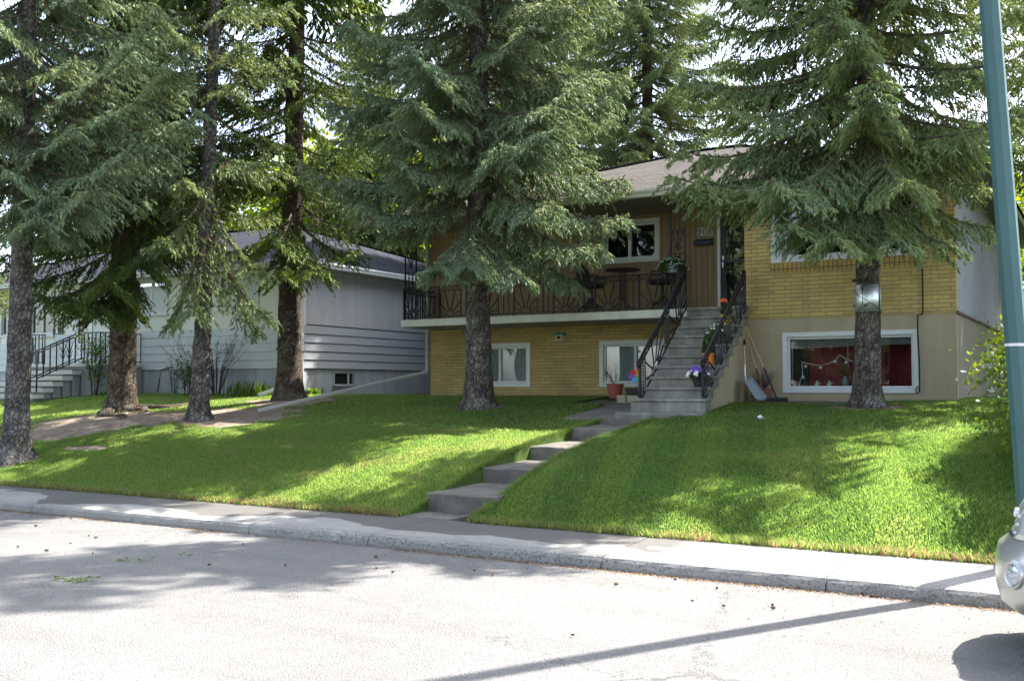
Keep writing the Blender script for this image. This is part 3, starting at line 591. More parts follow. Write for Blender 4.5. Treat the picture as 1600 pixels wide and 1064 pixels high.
# ornaments on the inner window ledge
MB().box(wx0, wx1, YR + .1, YR + .4, bz0 + .02, bz0 + .1).build("inner_ledge", M['trim'], W)
# string of star lights behind the glass: a thing of its own
pts = [(1246, 610), (1251, 593), (1254, 586), (1253, 565), (1255, 566), (1268, 569), (1283, 571), (1295, 568), (1306, 562), (1312, 554), (1320, 560), (1333, 565)]
S_ = empty("string_lights", atY(1283, 571, YR + .08), "thin white cord with little star lights hung inside the basement picture window", "string lights")
MB().tube([atY(x, y, YR + .08) for x, y in pts], .006, 4).build("cord", M['white'], S_)
def star(c, r, name, parent, m):
    p = [];
    for k in range(10): a = pi / 2 + k * pi / 5; q = r if k % 2 == 0 else r * .45; p.append((c[0] + q * cos(a), c[1] - .006, c[2] + q * sin(a)))
    return MB().poly(p, (0, .012, 0)).build(name, m, parent)
for x, y in ((1259, 572), (1282, 574), (1305, 565), (1322, 566), (1255, 589), (1248, 609)): star(atY(x, y, YR + .075), .035, "star", S_, M['white'])
for x, lab in ((1239, "small round red pot on the inner window ledge, at its left end"),):
    c = atY(x, 604, YR + .2); c[2] = bz0 + .1; o = MB().lathe(c, [(.01, 0), (.05, 0), (.075, .06), (.07, .11), (.05, .115), (.01, .10)], 14).build("flower_pot", M['terra'], base=c, smooth=True); tag(o, lab, "flower pot")
for x, lab in ((1277, "small white angel figurine on the basement window ledge"), (1296, "pair-like white bird figurine on the basement window ledge")):
    c = atY(x, 606, YR + .2); c[2] = bz0 + .1
    o = MB().lathe(c, [(.035, 0), (.03, .03), (.016, .06), (.022, .075), (.018, .1), (.003, .112)], 10).poly([(c[0] - .06, c[1], c[2] + .05), (c[0], c[1], c[2] + .03), (c[0] + .06, c[1], c[2] + .07), (c[0], c[1], c[2] + .07)], (0, .01, 0)).build("figurine", M['white'], base=c, smooth=False)
    tag(o, lab.replace("pair-like ", "winged "), "figurine")
# dried bouquet behind the glass
c = atY(1321, 600, YR + .35); c[2] = bz0 + .1
B_ = empty("dried_bouquet", c, "dried orange and green bouquet in a jar inside the basement window", "bouquet")
MB().lathe(c, [(.01, .0), (.05, 0), (.055, .1), (.03, .16), (.035, .18)], 12).build("jar", M['greyplastic'], B_, smooth=True)
V = []
for i in range(260):
    a = random.uniform(0, 2 * pi); r = abs(random.gauss(0, .1)); p = c + np.array([r * cos(a), r * sin(a) * .5, .18 + random.uniform(0, .36)]); d = nrm(np.array([random.gauss(0, 1), random.gauss(0, 1), random.gauss(.3, 1)])); s = nrm(np.cross(d, [0, 0, 1.])) * .012; V.append([p - s, p + s, p + d * .06])
soup("dried_leaves", np.array(V), RNG.random(260), leaf_mat("dried_leaves", (.22, .10, .04), (.16, .19, .06), .1), B_)
# balcony slab with its sub-parts
BX0 = -12.9
mb = MB(); mb.box(BX0, -6.54, YD, YW - .001, ZD - .145, ZD)
BAL = mb.build("balcony", M['cream'], H, label="cream edged balcony slab on the left half of the front", bevel=.006)
MB().box(BX0 + .02, -6.56, YD + .02, YW - .01, ZD - .152, ZD - .146).build("underside", M['soffitl'], BAL)
def rail_run(O, S, length, name, parent, mods, h=.66, start_post=True):
    ir = Iron(O, S, (0, 0, 1)); ir.line((0, .05), (length, .05)); ir.line((0, h), (length, h), .013); ir.line((0, h - .09), (length, h - .09)); ir.scrolls(0, length, h - .085, h - .005)
    w = length / mods
    for k in range(mods):
        a = k * w; ir.line((a, 0), (a, h), .013); bw_ = w * .6; ir.burst(a, a + bw_, .05, h - .09); ir.line((a + bw_, .05), (a + bw_, h - .09))
        for q in (.14, .27): ir.twist((a + bw_ + w * q, .05), (a + bw_ + w * q, h - .09))
    ir.line((length, 0), (length, h), .013); return ir.mb.build(name, M['iron'], parent)
rail_run((BX0 + .05, YD + .05, ZD), (1, 0, 0), -6.62 - BX0 - .05, "railing", BAL, 7)
rail_run((BX0 + .05, YD + .05, ZD), (0, 1, 0), YW - YD - .07, "railing", BAL, 2)
def column(x0, x1, y, z0, z1, parent):
    ir = Iron((x0, y, z0), (1, 0, 0), (0, 0, 1), .009); w = x1 - x0; h = z1 - z0
    ir.line((0, 0), (0, h), .013); ir.line((w, 0), (w, h), .013)
    zc = [0, .62, h * .5, h * .5 + .42, h - .02]
    for z in zc + [.66, h * .5 + .38]: ir.line((0, z), (w, z))
    for x in (.33, .66): ir.twist((w * x, zc[1]), (w * x, zc[2])); ir.line((w * x, zc[3]), (w * x, h))
    for x in (.1, .5, .9): ir.line((w * .5, zc[2] + .08), (w * x, zc[3]))
    ir.arc((w * .38, zc[2] + .1), w * .14, 0, 1.6 * pi, 8); ir.arc((w * .62, zc[2] + .1), w * .14, -.6 * pi, pi, 8)
    for x in (.33, .66): ir.twist((w * x, 0), (w * x, .6))
    return ir.mb.build("ornamental_post", M['iron'], parent)
column(-12.83, -12.55, YD + .06, ZD, ZS, BAL); column(atY(1048, 400, YD + .06)[0], atY(1070, 400, YD + .06)[0], YD + .06, ZD, ZS, BAL)
# storm door
mb = MB(); mb.box(DX0 - .005, DX0 + .05, YW - .04, YW + .1, ZD + .01, DZ1); mb.box(DX1 - .03, DX1, YW - .02, YW + .1, ZD + .01, DZ1); mb.build("door_frame", M['white'], H)
a, b = DX0 + .055, DX1 - .032
mb = MB(); ring_y(mb, a, b, ZD + .03, DZ1 - .01, .085, YW + .0, YW + .045, .16); zc = atY(1130, 408, YW)[2]; mb.box(a + .085, b - .085, YW + .002, YW + .043, zc - .03, zc + .03); zc2 = atY(1130, 377, YW)[2]; mb.box(a + .085, b - .085, YW + .002, YW + .03, zc2 - .008, zc2 + .008)
DO = mb.build("door", mat("storm_door_navy", (.02, .025, .035), .35), H, label="dark storm door with two glass panels")
MB().quad((a + .08, YW + .02, ZD + .15), (b - .08, YW + .02, ZD + .15), (b - .08, YW + .02, DZ1 - .08), (a + .08, YW + .02, DZ1 - .08)).build("pane", GLASSB, DO)
mb = MB(); hx = a + .045; mb.box(hx - .018, hx + .018, YW - .02, YW + .001, zc + .02, zc + .1).box(hx - .015, hx + .015, YW - .045, YW - .001, zc - .13, zc - .02); mb.build("handle", M['steel'], DO, bevel=.006)
MB().box(a, b, YW + .12, YW + .16, ZD + .02, DZ1).build("inner_door", M['dark'], H)
# wall cable with its hook at the window corner
E_ = [(1439, 330), (1440, 400), (1441.5, 440), (1442, 488), (1440, 491), (1434, 492), (1434, 520), (1436, 560), (1437, 600), (1436, 611)]
mb = MB(); mb.tube([atY(x, y, YR - .05) for x, y in E_], .013, 6); mb.tube([atY(1434 + 3 * cos(t), 609 + 5 * sin(t), YR - .06) for t in np.linspace(0, 2 * pi, 9)], .009, 5)
mb.build("wall_cable", M['rubber'], H)
# downspout at the left corner, then a long pipe out over the lawn
c0 = atY(671, 560, YW - .05); x_ = XL - .06
mb = MB(); mb.bar((x_, YW - .04, 4.95), (x_, YW - .04, 1.95), .075, .06, up=(0, 1, 0)); mb.build("downspout", M['soffitl'], H)
e0 = np.array([x_, YW - .06, 1.93]); e1 = np.array(atX(404, 641, -14.55)); 
g1 = atD(404, 641, 19.4); 
DP = MB(); DP.bar(e0, e0 + (g1 - e0) * .03, .08, .075); DP.bar(e0, g1, .075, .06)
o = DP.build("drain_pipe", mat("grey_drain_pipe", (.46, .45, .41), .45, .06, 2), base=g1, bevel=.008); tag(o, "long grey drain pipe sloping from the brick corner down onto the lawn", "drain pipe")
MB().box(g1[0] - .05, g1[0] + .03, g1[1] - .05, g1[1] + .03, g1[2] - .03, g1[2] + .02)

# ------------------------------------------------------------------ entrance stairs
ST = empty("entrance_stairs", (-6.0, 15, 1.3), "grey concrete entrance stairs with tan side wall and black scroll handrails", "stairs")
n = 9; y0, y1 = 14.87, 17.13; z0 = 1.425; rise = (ZD - z0) / n; tr = (y1 - y0) / n
for k in range(n):
    y = y0 + k * tr; z = z0 + k * rise; mb = MB(); xa, xb = (-6.55, -5.40) if k else (-6.62, -5.36)
    mb.box(xa, xb, y, y + tr + .05, z - .05, z); mb.box(xa + .015, xb - .02, y + .03, y + tr + .048, z - rise - (.01 if k else .16), z - .051)
    mb.build("step", M['conc'], ST, bevel=.009)
mb = MB(); mb.box(-6.53, -5.42, y1, YW - .002, ZD - .055, ZD); mb.box(-6.52, -5.44, y1 + .03, YW - .003, ZD - .19, ZD - .056); mb.build("landing", M['conc'], ST, bevel=.008)
mb = MB(); pr = [(y0 + .04, .95)] + [q for k in range(n) for q in ((y0 + .045 + k * tr, z0 + k * rise - .06), (y0 + .045 + (k + 1) * tr, z0 + k * rise - .06))] + [(YR - .003, ZD - .2), (YR - .003, .95)]
mb.poly([(-5.445, y, z) for y, z in pr], (-.035, 0, 0)); mb.poly([(-6.50, y, z) for y, z in pr], (.035, 0, 0)); mb.box(-6.53, -5.51, YR, YW - .01, 1.0, 1.02); mb.build("side_wall", M['tan'], ST)
# broken concrete curb chunk at the base
MB().box(-6.75, -5.3, 14.6, 14.9, 1.0, 1.21).build("footing", M['conc'], ST, bevel=.03)
sl = rise / tr
def stair_rail(x, ya, za, yb, zb, ylow, name="handrail"):
    """inclined panel between a bottom newel at (ya, za) and the top end (yb, zb), za zb = height of the hand rail"""
    Ln = yb - ya; S = (0, 1, (zb - za) / Ln); ir = Iron((x, ya, za), S, (0, 0, 1), .009); h = .66
    ir.line((0, 0), (Ln, 0), .016); ir.line((0, -.03), (Ln, -.03), .012); ir.line((0, -.11), (Ln, -.11), .009); ir.line((.0, -h), (Ln, -h), .011)
    ir.scrolls(0, Ln, -.105, -.03)
    w = Ln / 2
    for k in range(2):
        a = k * w; 
        for q in (.06, .14): ir.twist((a + w * q, -h), (a + w * q, -.11))
        ir.line((a + w * .22, -h), (a + w * .22, -.11)); ir.burst(a + w * .25, a + w * .98, -h, -.11, 6)
    ir.line((Ln, -h), (Ln, 0), .013)
    ir.mb.bar((x, ya, ylow), (x, ya, za + .02), .03); 
    c = (x, ya - .03, za - .04); ir.mb.tube([(x, ya - .035 + .05 * cos(t), za - .05 + .05 * sin(t)) for t in np.linspace(pi * .3, pi * 2.2, 10)], .014, 5)
    ir.mb.tube([(x, ya - .03 + .03 * cos(t), ylow + .08 + .035 * sin(t)) for t in np.linspace(0, 2 * pi, 8)], .011, 5)
    return ir
a1, a2 = atX(999, 563, -6.47), atX(1071, 424, -6.47); b1, b2 = atX(1098, 563, -5.43), atX(1164, 424, -5.43)
r1 = stair_rail(-6.47, a1[1], a1[2], a2[1], a2[2], atX(1001, 622, -6.47)[2] - .02); r1.mb.build("handrail", M['iron'], ST, label="left handrail")
r2 = stair_rail(-5.43, b1[1], b1[2], min(b2[1], 17.5), b2[2] - max(0, b2[1] - 17.5) * sl * .9, z0); r2.mb.build("handrail", M['iron'], ST, label="right handrail with flower pots behind it")
# ================================================================== the house on the left
GX, GY, GY1, GX0 = -16.57, 18.3, 29.5, -32.0
ZF, ZSD, ZE2 = 2.05, 3.08, 4.53
G_ = empty("stucco_house", (-22, 19, 1.5), "low grey and cream stucco house with slate roof behind the left spruces", "house")
def gx(px): return atY(px, 470, GY)[0]
w1 = (gx(211), gx(263), atY(230, 492, GY)[2], atY(230, 436, GY)[2]); w2 = (gx(343), gx(405), atY(380, 483, GY)[2], atY(380, 428, GY)[2])
d1 = (gx(116), gx(146), 2.23, 4.25); w3 = (gx(48), gx(86), atY(70, 525, GY)[2], 4.0); w4 = (gx(2), gx(20), w3[2], 4.0)
holes = [w1, w2, w3, w4, d1]
wall_y(GX0, GX, ZSD, ZE2 - .1, GY, holes).build("upper_front_wall", M['creamwall'], G_)
wall_y(GX0, GX, 1.2, ZF, GY + .03, []).build("foundation_wall", M['foundation'], G_)
wall_y(GX0, GX, ZF, ZSD, GY + .02, [h for h in holes if h[2] < ZSD]).build("sheathing", M['sidingf'], G_)
def lap_y(x0, x1, z0, z1, y, n, m, holes=()):
    mb = MB(); h = (z1 - z0) / n
    for k in range(n):
        z = z0 + k * h; segs = [(x0, x1)]
        for a, b, c, d in holes:
            if c < z + h * .9 and d > z + h * .1: segs = [s for p, q in segs for s in ((p, min(q, a)), (max(p, b), q)) if s[1] - s[0] > .02]
        for p, q in segs: mb.add([(p, y - .030, z), (q, y - .030, z), (q, y - .006, z + h - .012), (p, y - .006, z + h - .012), (p, y + .01, z), (q, y + .01, z), (q, y + .01, z + h - .012), (p, y + .01, z + h - .012)], [(0, 1, 2, 3), (4, 7, 6, 5), (0, 4, 5, 1), (3, 2, 6, 7), (0, 3, 7, 4), (1, 5, 6, 2)])
    return mb
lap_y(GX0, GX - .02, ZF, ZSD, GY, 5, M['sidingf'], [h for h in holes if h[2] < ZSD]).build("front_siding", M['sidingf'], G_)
mb = MB(); h = (ZSD - ZF) / 5
for k in range(5):
    z = ZF + k * h; x = GX
    mb.add([(x + .030, GY + .03, z), (x + .030, GY1, z), (x + .006, GY1, z + h - .014), (x + .006, GY + .03, z + h - .014), (x - .01, GY + .03, z), (x - .01, GY1, z), (x - .01, GY1, z + h - .014), (x - .01, GY + .03, z + h - .014)], [(0, 1, 2, 3), (4, 7, 6, 5), (0, 4, 5, 1), (3, 2, 6, 7), (0, 3, 7, 4), (1, 5, 6, 2)])
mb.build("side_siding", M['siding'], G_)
b0, b1 = atX(524, 590, GX)[1], atX(555, 590, GX)[1]; bz = (1.64, 1.97)
mb = MB()
for a, b, c, d in ((GY + .2, b0, 1.2, ZF), (b1, GY1, 1.2, ZF), (b0, b1, 1.2, bz[0]), (b0, b1, bz[1], ZF)): mb.quad((GX - .03, a, c), (GX - .03, b, c), (GX - .03, b, d), (GX - .03, a, d))
mb.quad((GX - .03, b0, bz[0]), (GX - .2, b0, bz[0]), (GX - .2, b0, bz[1]), (GX - .03, b0, bz[1])).quad((GX - .03, b1, bz[0]), (GX - .2, b1, bz[0]), (GX - .2, b1, bz[1]), (GX - .03, b1, bz[1])).quad((GX - .03, b0, bz[0]), (GX - .03, b1, bz[0]), (GX - .2, b1, bz[0]), (GX - .2, b0, bz[0])).quad((GX - .03, b0, bz[1]), (GX - .03, b1, bz[1]), (GX - .2, b1, bz[1]), (GX - .2, b0, bz[1]))
mb.build("side_foundation", M['foundation'], G_)
MB().quad((GX - .012, GY + .19, ZF - .02), (GX - .012, GY1, ZF - .02), (GX - .012, GY1, ZSD + .02), (GX - .012, GY + .19, ZSD + .02)).build("side_sheathing", mat("joint_dark", (.07, .065, .06), .8), G_)
MB().quad((GX, GY + .19, ZSD + .02), (GX, GY1, ZSD + .02), (GX, GY1, ZE2 - .1), (GX, GY + .19, ZE2 - .1)).build("side_wall", M['stuccoL'], G_)
MB().box(GX - .05, GX + .045, GY - .045, GY + .06, ZF - .35, ZE2 - .12).build("corner_board", M['trim'], G_)
w = MB().box(GX - .1, GX - .06, b0 + .0, b0 + .05, *bz).box(GX - .1, GX - .06, b1 - .2, b1 - .16, *bz).box(GX - .1, GX - .06, b0, b1, bz[0], bz[0] + .03).box(GX - .1, GX - .06, b0, b1, bz[1] - .03, bz[1]).build("window", M['trim'], G_, label="small dark basement window low in the side wall")
MB().box(GX - .13, GX - .11, b0, b1, *bz).build("pane", M['black'], w); MB().box(GX - .04, GX + .03, b0 - .06, b1 + .06, bz[0] - .05, bz[0] - .002).build("sill", M['conc'], w)
MB().box(GX0, GX - .03, GY1 - .1, GY1, 1.2, ZE2 - .1).build("back_wall", M['stuccoL'], G_)
window(G_, *w1, GY, .06, (.5,), room=M['dark'], sill=True, label="two pane window left of the thin spruce trunk")
window(G_, *w2, GY, .07, (.45,), room=M['dark'], sill=True, label="front window nearest the corner")
window(G_, *w3, GY, .06, (.5,), room=M['dark'], sill=True, label="front window behind the porch railing"); window(G_, *w4, GY, .06, (), room=M['dark'], label="window at the left end")
mb = MB(); ring_y(mb, *d1, .09, GY - .03, GY + .1, .02); mb.build("door_frame", M['white'], G_)
a, b = d1[0] + .092, d1[1] - .092; mb = MB(); ring_y(mb, a, b, 2.26, 4.155, .10, GY + .0, GY + .05, .55); D2 = mb.build("door", M['white'], G_, label="white screen door")
MB().quad((a + .1, GY + .03, 2.8), (b - .1, GY + .03, 2.8), (b - .1, GY + .03, 4.06), (a + .1, GY + .03, 4.06)).build("pane", GLASS, D2); MB().box(a, b, GY + .12, GY + .14, 2.25, 4.15).build("inner_door", M['greyplastic'], D2)
MB().box(a + .03, a + .06, GY - .04, GY + .01, 3.2, 3.35).build("handle", M['steel'], D2)
X0, X1, Y0, Y1 = GX0 - .5, GX + .5, GY - .5, GY1 + .5
MB().box(X0 + .03, X1 - .03, Y0 + .03, Y1 - .03, ZE2 - .1, ZE2 - .08).build("soffit", M['soffitl'], G_)
mb = MB(); mb.box(X0, X1, Y0, Y0 + .03, ZE2 - .12, ZE2 - .004).box(X1 - .03, X1, Y0 + .03, Y1, ZE2 - .12, ZE2 - .004).build("fascia", M['trim'], G_)
hip_roof(G_, X0 - .03, X1 + .04, Y0 - .04, Y1, ZE2 + .01, .34, SHL)
gutter(G_, [(X0, Y0), (X1, Y0)], ZE2, M['trim']); gutter(G_, [(X1, Y0), (X1, Y1)], ZE2, M['white'])
# porch with steps
PS = empty("porch_steps", (-22.6, 17, 1.5), "grey porch of the left house with five white edged steps and thin black railing", "steps")
pxr = -22.05
MB().box(-25.3, pxr, 16.95, GY - .01, 2.12, 2.2).build("landing", M['white'], PS, bevel=.01); MB().box(-25.28, pxr - .03, 16.99, GY - .012, 1.2, 2.119).build("side_wall", M['foundation'], PS)
mb = MB()
for k in range(5):
    z = 2.05 - k * .15; y = 16.95 - (k + 1) * .27; sx_ = -22.75
    MB().box(-25.1, sx_, y, y + .3, z - .135, z - .012).build("step", M['white'], PS, bevel=.006)
    mb.box(-25.11, sx_ + .01, y - .012, y + .3, z - .0115, z)
mb2 = MB()
for k in range(5): y = 16.95 - (k + 1) * .27; mb2.box(-25.06, -22.79 , y + .04, y + .26, 1.2, 2.05 - k * .15 - .136)
mb2.build("base", M['foundation'], PS)
mb.build("step_nosing", M['woodb'], PS)
def vase(ir, x, z0, z1, w):
    ir.line((x, z0), (x, z1), .012)
    for s in (-1, 1): ir.curve([(x + s * w * (t ** 2), z0 + (z1 - z0) * (.15 + .8 * t)) for t in np.linspace(0, 1, 7)]); ir.curve([(x + s * w * .7 * (t ** 2), z0 + (z1 - z0) * (.0 + .5 * t)) for t in np.linspace(0, 1, 7)])
ir = Iron((-25.3, 16.99, 2.2), (1, 0, 0), (0, 0, 1), .011); L_ = pxr + 25.3 - .02
ir.line((0, .78), (L_ * 0 + 1.0, .78), .014); ir2 = Iron((-25.3, 16.99, 2.2), (1, 0, 0), (0, 0, 1), .011); ir2.line((2.6, .78), (L_, .78), .014); ir2.line((2.6, .05), (L_, .05)); ir.line((0, .05), (1.0, .05))
for x in (0, .15, .3, .45, .6, .75, .9, 1.0): ir.line((x, 0), (x, .78))
for x in (2.6, 2.75, 2.9, 3.05, L_): ir2.line((x, 0), (x, .78))
vase(ir, .5, .05, .7, .14); vase(ir2, 2.9, .05, .7, .14); ir2.mb.build("railing", M['iron'], PS); ir.mb.build("railing", M['iron'], PS)
ir = Iron((pxr - .03, 16.99, 2.2), (0, 1, 0), (0, 0, 1), .011); ir.line((0, .78), (1.25, .78), .014); ir.line((0, .05), (1.25, .05))
for x in np.linspace(0, 1.25, 9): ir.line((x, 0), (x, .78))
ir.mb.build("railing", M['iron'], PS)
for xx in (-23.0, -22.75):
    ir = Iron((xx, 16.95, 2.95), (0, -1, -.42), (0, 0, 1), .012); ir.line((0, 0), (1.25, 0), .015); ir.line((0, -.62), (1.25, -.62))
    for x in np.linspace(0, 1.25, 8): ir.line((x, -.66), (x, 0))
    vase(ir, .35, -.6, -.05, .13); ir.line((1.25, -.95), (1.25, .02), .015); ir.mb.build("handrail", M['iron'], PS)
ir = Iron((atY(84, 500, 17.0)[0], 17.02, 2.98), (1, 0, 0), (0, 0, 1), .012); w_ = .36
for x in (0, w_): ir.line((x, 0), (x, 1.4), .014)
vase(ir, w_ / 2, 0, .45, .15); vase(ir, w_ / 2, .5, .9, .15); ir.line((0, 0), (w_, 0)); ir.line((0, .95), (w_, .95)); ir.mb.build("ornamental_post", M['iron'], PS)

# ================================================================== houses beyond
def far_house(name, label, x0, x1, y0, y1, zw, slope, wm, rm):
    h = empty(name, ((x0 + x1) / 2, y0, 1.4), label, "house")
    MB().box(x0 + .4, x1 - .4, y0 + .4, y1 - .4, 1.2, zw - .02).build("wall", wm, h); hip_roof(h, x0, x1, y0, y1, zw + .18, slope, rm)
    MB().box(x0 + .02, x1 - .02, y0 + .02, y1 - .02, zw, zw + .175).build("fascia", M['woodb'] if rm == SHB else M['trim'], h); return h
far_house("brown_roofed_garage", "brown roofed garage far behind, seen right of the lamp pole", -1.3, 9, 31.0, 39, 5.0, .3, M['stucco'], SHB)
hh = far_house("white_house", "white bungalow across the street, behind the viewer", -16, -2, -24, -15, 4.3, .34, M['white'], SHM)
for x in (-14, -9.5, -5): MB().box(x, x + 2, -15.41, -15.37, 1.9, 3.3).build("window", mat("dark_pane", (.04, .05, .06), .05), hh)

# ================================================================== spruces
def foliage_mesh(P, D, Ln, W, K, rngs):
    """young spruce shoots: a blunt three sided finger plus needle blades -> (n*(6+K),3,3)"""
    n = len(P); up = np.where(np.abs(D[:, 2:3]) > .9, np.array([[1., 0, 0]]), np.array([[0, 0, 1.]]))
    A = nrm(np.cross(D, up)); B = np.cross(D, A); out = []; ph = rngs.random(n) * 6.28
    R_ = (W * .31 * rngs.uniform(.8, 1.2, n))[:, None]; mid = P + D * (Ln * rngs.uniform(.5, .72, n))[:, None]; tip = P + D * Ln[:, None]
    ring = [mid + (A * np.cos(ph + k * 2.094)[:, None] + B * np.sin(ph + k * 2.094)[:, None]) * R_ for k in range(3)]
    for k in range(3): out += [np.stack([P, ring[k], ring[(k + 1) % 3]], 1), np.stack([ring[k], tip, ring[(k + 1) % 3]], 1)]
    for k in range(K):
        u = (k + .4) / K * .8; an = ph + k * 2.4; rad = A * np.cos(an)[:, None] + B * np.sin(an)[:, None]
        d = nrm(D * .8 + rad * .62); t = nrm(np.cross(d, rad + D * .01)); base = P + D * (Ln * u)[:, None]; w = (W * .15)[:, None]; t2 = nrm(t + rngs.normal(0, .35, (n, 3)))
        out.append(np.stack([base - t2 * w, base + t2 * w, base + d * W[:, None] * 1.05], 1))
    return np.concatenate(out)
def spruce(name, label, base, H, R, z0, lean=(0, 0), tr=.2, seed=1, mat_f=None, bark=None, dens=1.0, droop=.30, zfull=9.0, hero=(), group=None, sparse=1.0, per=5, flare=1.8, roots=0, asym=None, knots=True, step=.40, lit=None):
    rg = np.random.default_rng(seed); base = np.array(base, float); t = empty(name, base, label, "tree", group)
    axis = lambda z: base + np.array([lean[0] * z, lean[1] * z, z])
    # trunk
    nseg = 34; side = 18; mb = MB(); zz = np.concatenate([np.linspace(-.15, 2.5, 16), np.linspace(2.8, H * .97, nseg - 16)])
    for i, z in enumerate(zz):
        r = tr * (1 - max(z, 0) / H) ** .8 * (1 + (flare - 1) * math.exp(-max(z + .1, 0) * 4.2)) + .012; c = axis(z)
        for k in range(side):
            a = 2 * pi * k / side; q = 1 + .05 * sin(3 * a + seed + z * 1.7) + .035 * sin(7 * a + z * 5) + .03 * rg.normal()
            q += (flare - 1) * .35 * max(0, sin(a * 5 + seed)) * math.exp(-max(z, 0) * 7)
            mb.v.append((c[0] + r * q * cos(a), c[1] + r * q * sin(a), c[2]))
    mb.f = [(i * side + k, i * side + (k + 1) % side, (i + 1) * side + (k + 1) % side, (i + 1) * side + k) for i in range(nseg - 1) for k in range(side)]
    if knots:
        for _ in range(int(14 * z0 / 3)):
            z = rg.uniform(.5, z0 + .4); a = rg.uniform(0, 2 * pi); r = tr * (1 - z / H) ** .8; c = axis(z); d = np.array([cos(a), sin(a), .1]); ln = rg.uniform(.03, .09)
            mb.tube([c + d * r * .8, c + d * (r + ln * .4), c + d * (r + ln)], [.032, .024, .012], 6)
    for _ in range(roots):
        a = rg.uniform(0, 2 * pi); pts = []; x, y = base[0], base[1]; ln = rg.uniform(.8, 1.9)
        for q in range(9):
            s = tr * .9 + ln * q / 8; a2 = a + .35 * sin(q * .8 + a * 3); px, py = base[0] + s * cos(a2), base[1] + s * sin(a2); pts.append((px, py, float(ground_z(px, py)) + .05 - .012 * q))
        mb.tube(pts, [.085 * (1 - q / 10) + .01 for q in range(9)], 7)
    mb.build("trunk", bark, t, smooth=True)
    # branches: (start height, azimuth, length, droop) whorl by whorl, then the given ones
    br = []
    for hp in hero:
        zs, tip = hp[0], np.array(hp[1], float); c = axis(zs); br.append((c, tip, hp[2] if len(hp) > 2 else .16, True))
    z = z0; wh = 0
    while z < H - .5:
        f = (z - z0) / (H - z0); Rz = R * (1 - f) ** .6 * (.72 + .28 * min(1, f * 7 + .15)); npb = per if z < zfull else max(3, per - 1)
        a0 = rg.uniform(0, 6.28)
        for k in range(npb):
            if rg.random() > sparse: continue
            a = a0 + 2 * pi * k / npb + rg.normal(0, .22); L_ = Rz * rg.uniform(.72, 1.12)
            if asym is not None: L_ *= asym(a, z)
            if L_ < .25: continue
            d = droop * (1 - .8 * f) * rg.uniform(.6, 1.3); zz0 = z + rg.uniform(-.14, .14); c = axis(zz0)
            tip = c + np.array([cos(a) * L_, sin(a) * L_, -d * L_ + .05]); br.append((c, tip, rg.uniform(.10, .2) * (1 - .5 * f), False))
        z += step * (1 if z < zfull else 1.5) * rg.uniform(.85, 1.15); wh += 1
    limb = MB(); SP, SD, SL, SW, ST_ = [], [], [], [], []; thin = []
    for c, tip, sag, heroic in br:
        v = tip - c; L_ = float(np.linalg.norm(v)); fine = c[2] < zfull
        T = np.linspace(0, 1, 9); curve = lambda q: c[None] + v[None] * q[:, None] + np.array([0, 0, 1.]) * (-sag * L_ * 4 * q * (1 - q) * .6 + .10 * L_ * np.clip(q - .72, 0, 1) ** 1.5 * 3)[:, None]
        pts = curve(T); rr = .010 + .008 * L_; limb.tube(pts, [rr * (1 - .85 * q) + .003 for q in T], 5 if fine else 3, cap=False)
        sp_ = (.056 if fine else .10) / dens; ns = max(3, int(L_ * .86 / sp_)); tq = np.sort(rg.uniform(.10, 1, ns * 2)); sd = np.tile([1, -1], ns)
        p0 = curve(tq); tan = nrm(curve(tq + .02) - curve(tq - .02)); sv = nrm(np.cross(tan, [0, 0, 1.])) * sd[:, None]
        prof = np.minimum(np.clip((tq - .08) / .22, 0, 1), np.clip((1.12 - tq) / .75, 0, 1) ** .8); ln = (.16 + .22 * L_ * prof) * rg.uniform(.65, 1.15, ns * 2); ln = np.minimum(ln, .95)
        hang = rg.uniform(.15, .85, ns * 2)[:, None]; sdv = nrm(tan * .62 + sv * .85 - np.array([0, 0, 1.]) * hang * .6)
        m_ = max(2, int((.55 / (.031 if fine else .06)) * dens))
        u = (np.arange(m_) + .5)[None] / m_ * np.ones((ns * 2, 1)) + rg.uniform(-.3, .3, (ns * 2, m_)) / m_
        nact = np.clip((ln / .55 * m_), 2, m_); keep = rg.random((ns * 2, m_)) < (nact[:, None] / m_)
        keep &= (rg.random((ns * 2, m_)) < (.25 + 1.1 * np.clip(tq[:, None] * 1.1 + u * .45, 0, 1)))
        pp = p0[:, None] + sdv[:, None] * (ln[:, None] * u)[..., None] - np.array([0, 0, 1.]) * (.30 * ln[:, None] * u ** 2)[..., None]
        s2 = nrm(np.cross(sdv, [0, 0, 1.]))[:, None] * np.where(rg.random((ns * 2, m_)) < .5, 1, -1)[..., None]
        dd = nrm(sdv[:, None] * rg.uniform(.35, 1.0, (ns * 2, m_, 1)) + s2 * rg.uniform(.2, .8, (ns * 2, m_, 1)) - np.array([0, 0, 1.]) * rg.uniform(.1, 1.5, (ns * 2, m_, 1)))
        SP.append(pp[keep]); SD.append(dd[keep]); k_ = keep.sum(); ll = rg.uniform(.075, .15, k_) * (1 if fine else 2.2); SL.append(ll); SW.append(np.full(k_, .045 if fine else .12) * rg.uniform(.8, 1.2, k_))
        tipness = (np.broadcast_to(tq[:, None], keep.shape)[keep] * .35 + np.broadcast_to(u, keep.shape)[keep] * .3); ST_.append(np.clip(tipness + rg.normal(0, .2, k_), 0, 1))
        q_ = keep & (rg.random(keep.shape) < .30 * np.clip(1.15 - tq[:, None] * 1.6 - u * .5, 0, 1)); ST_[-1][q_[keep]] = -1
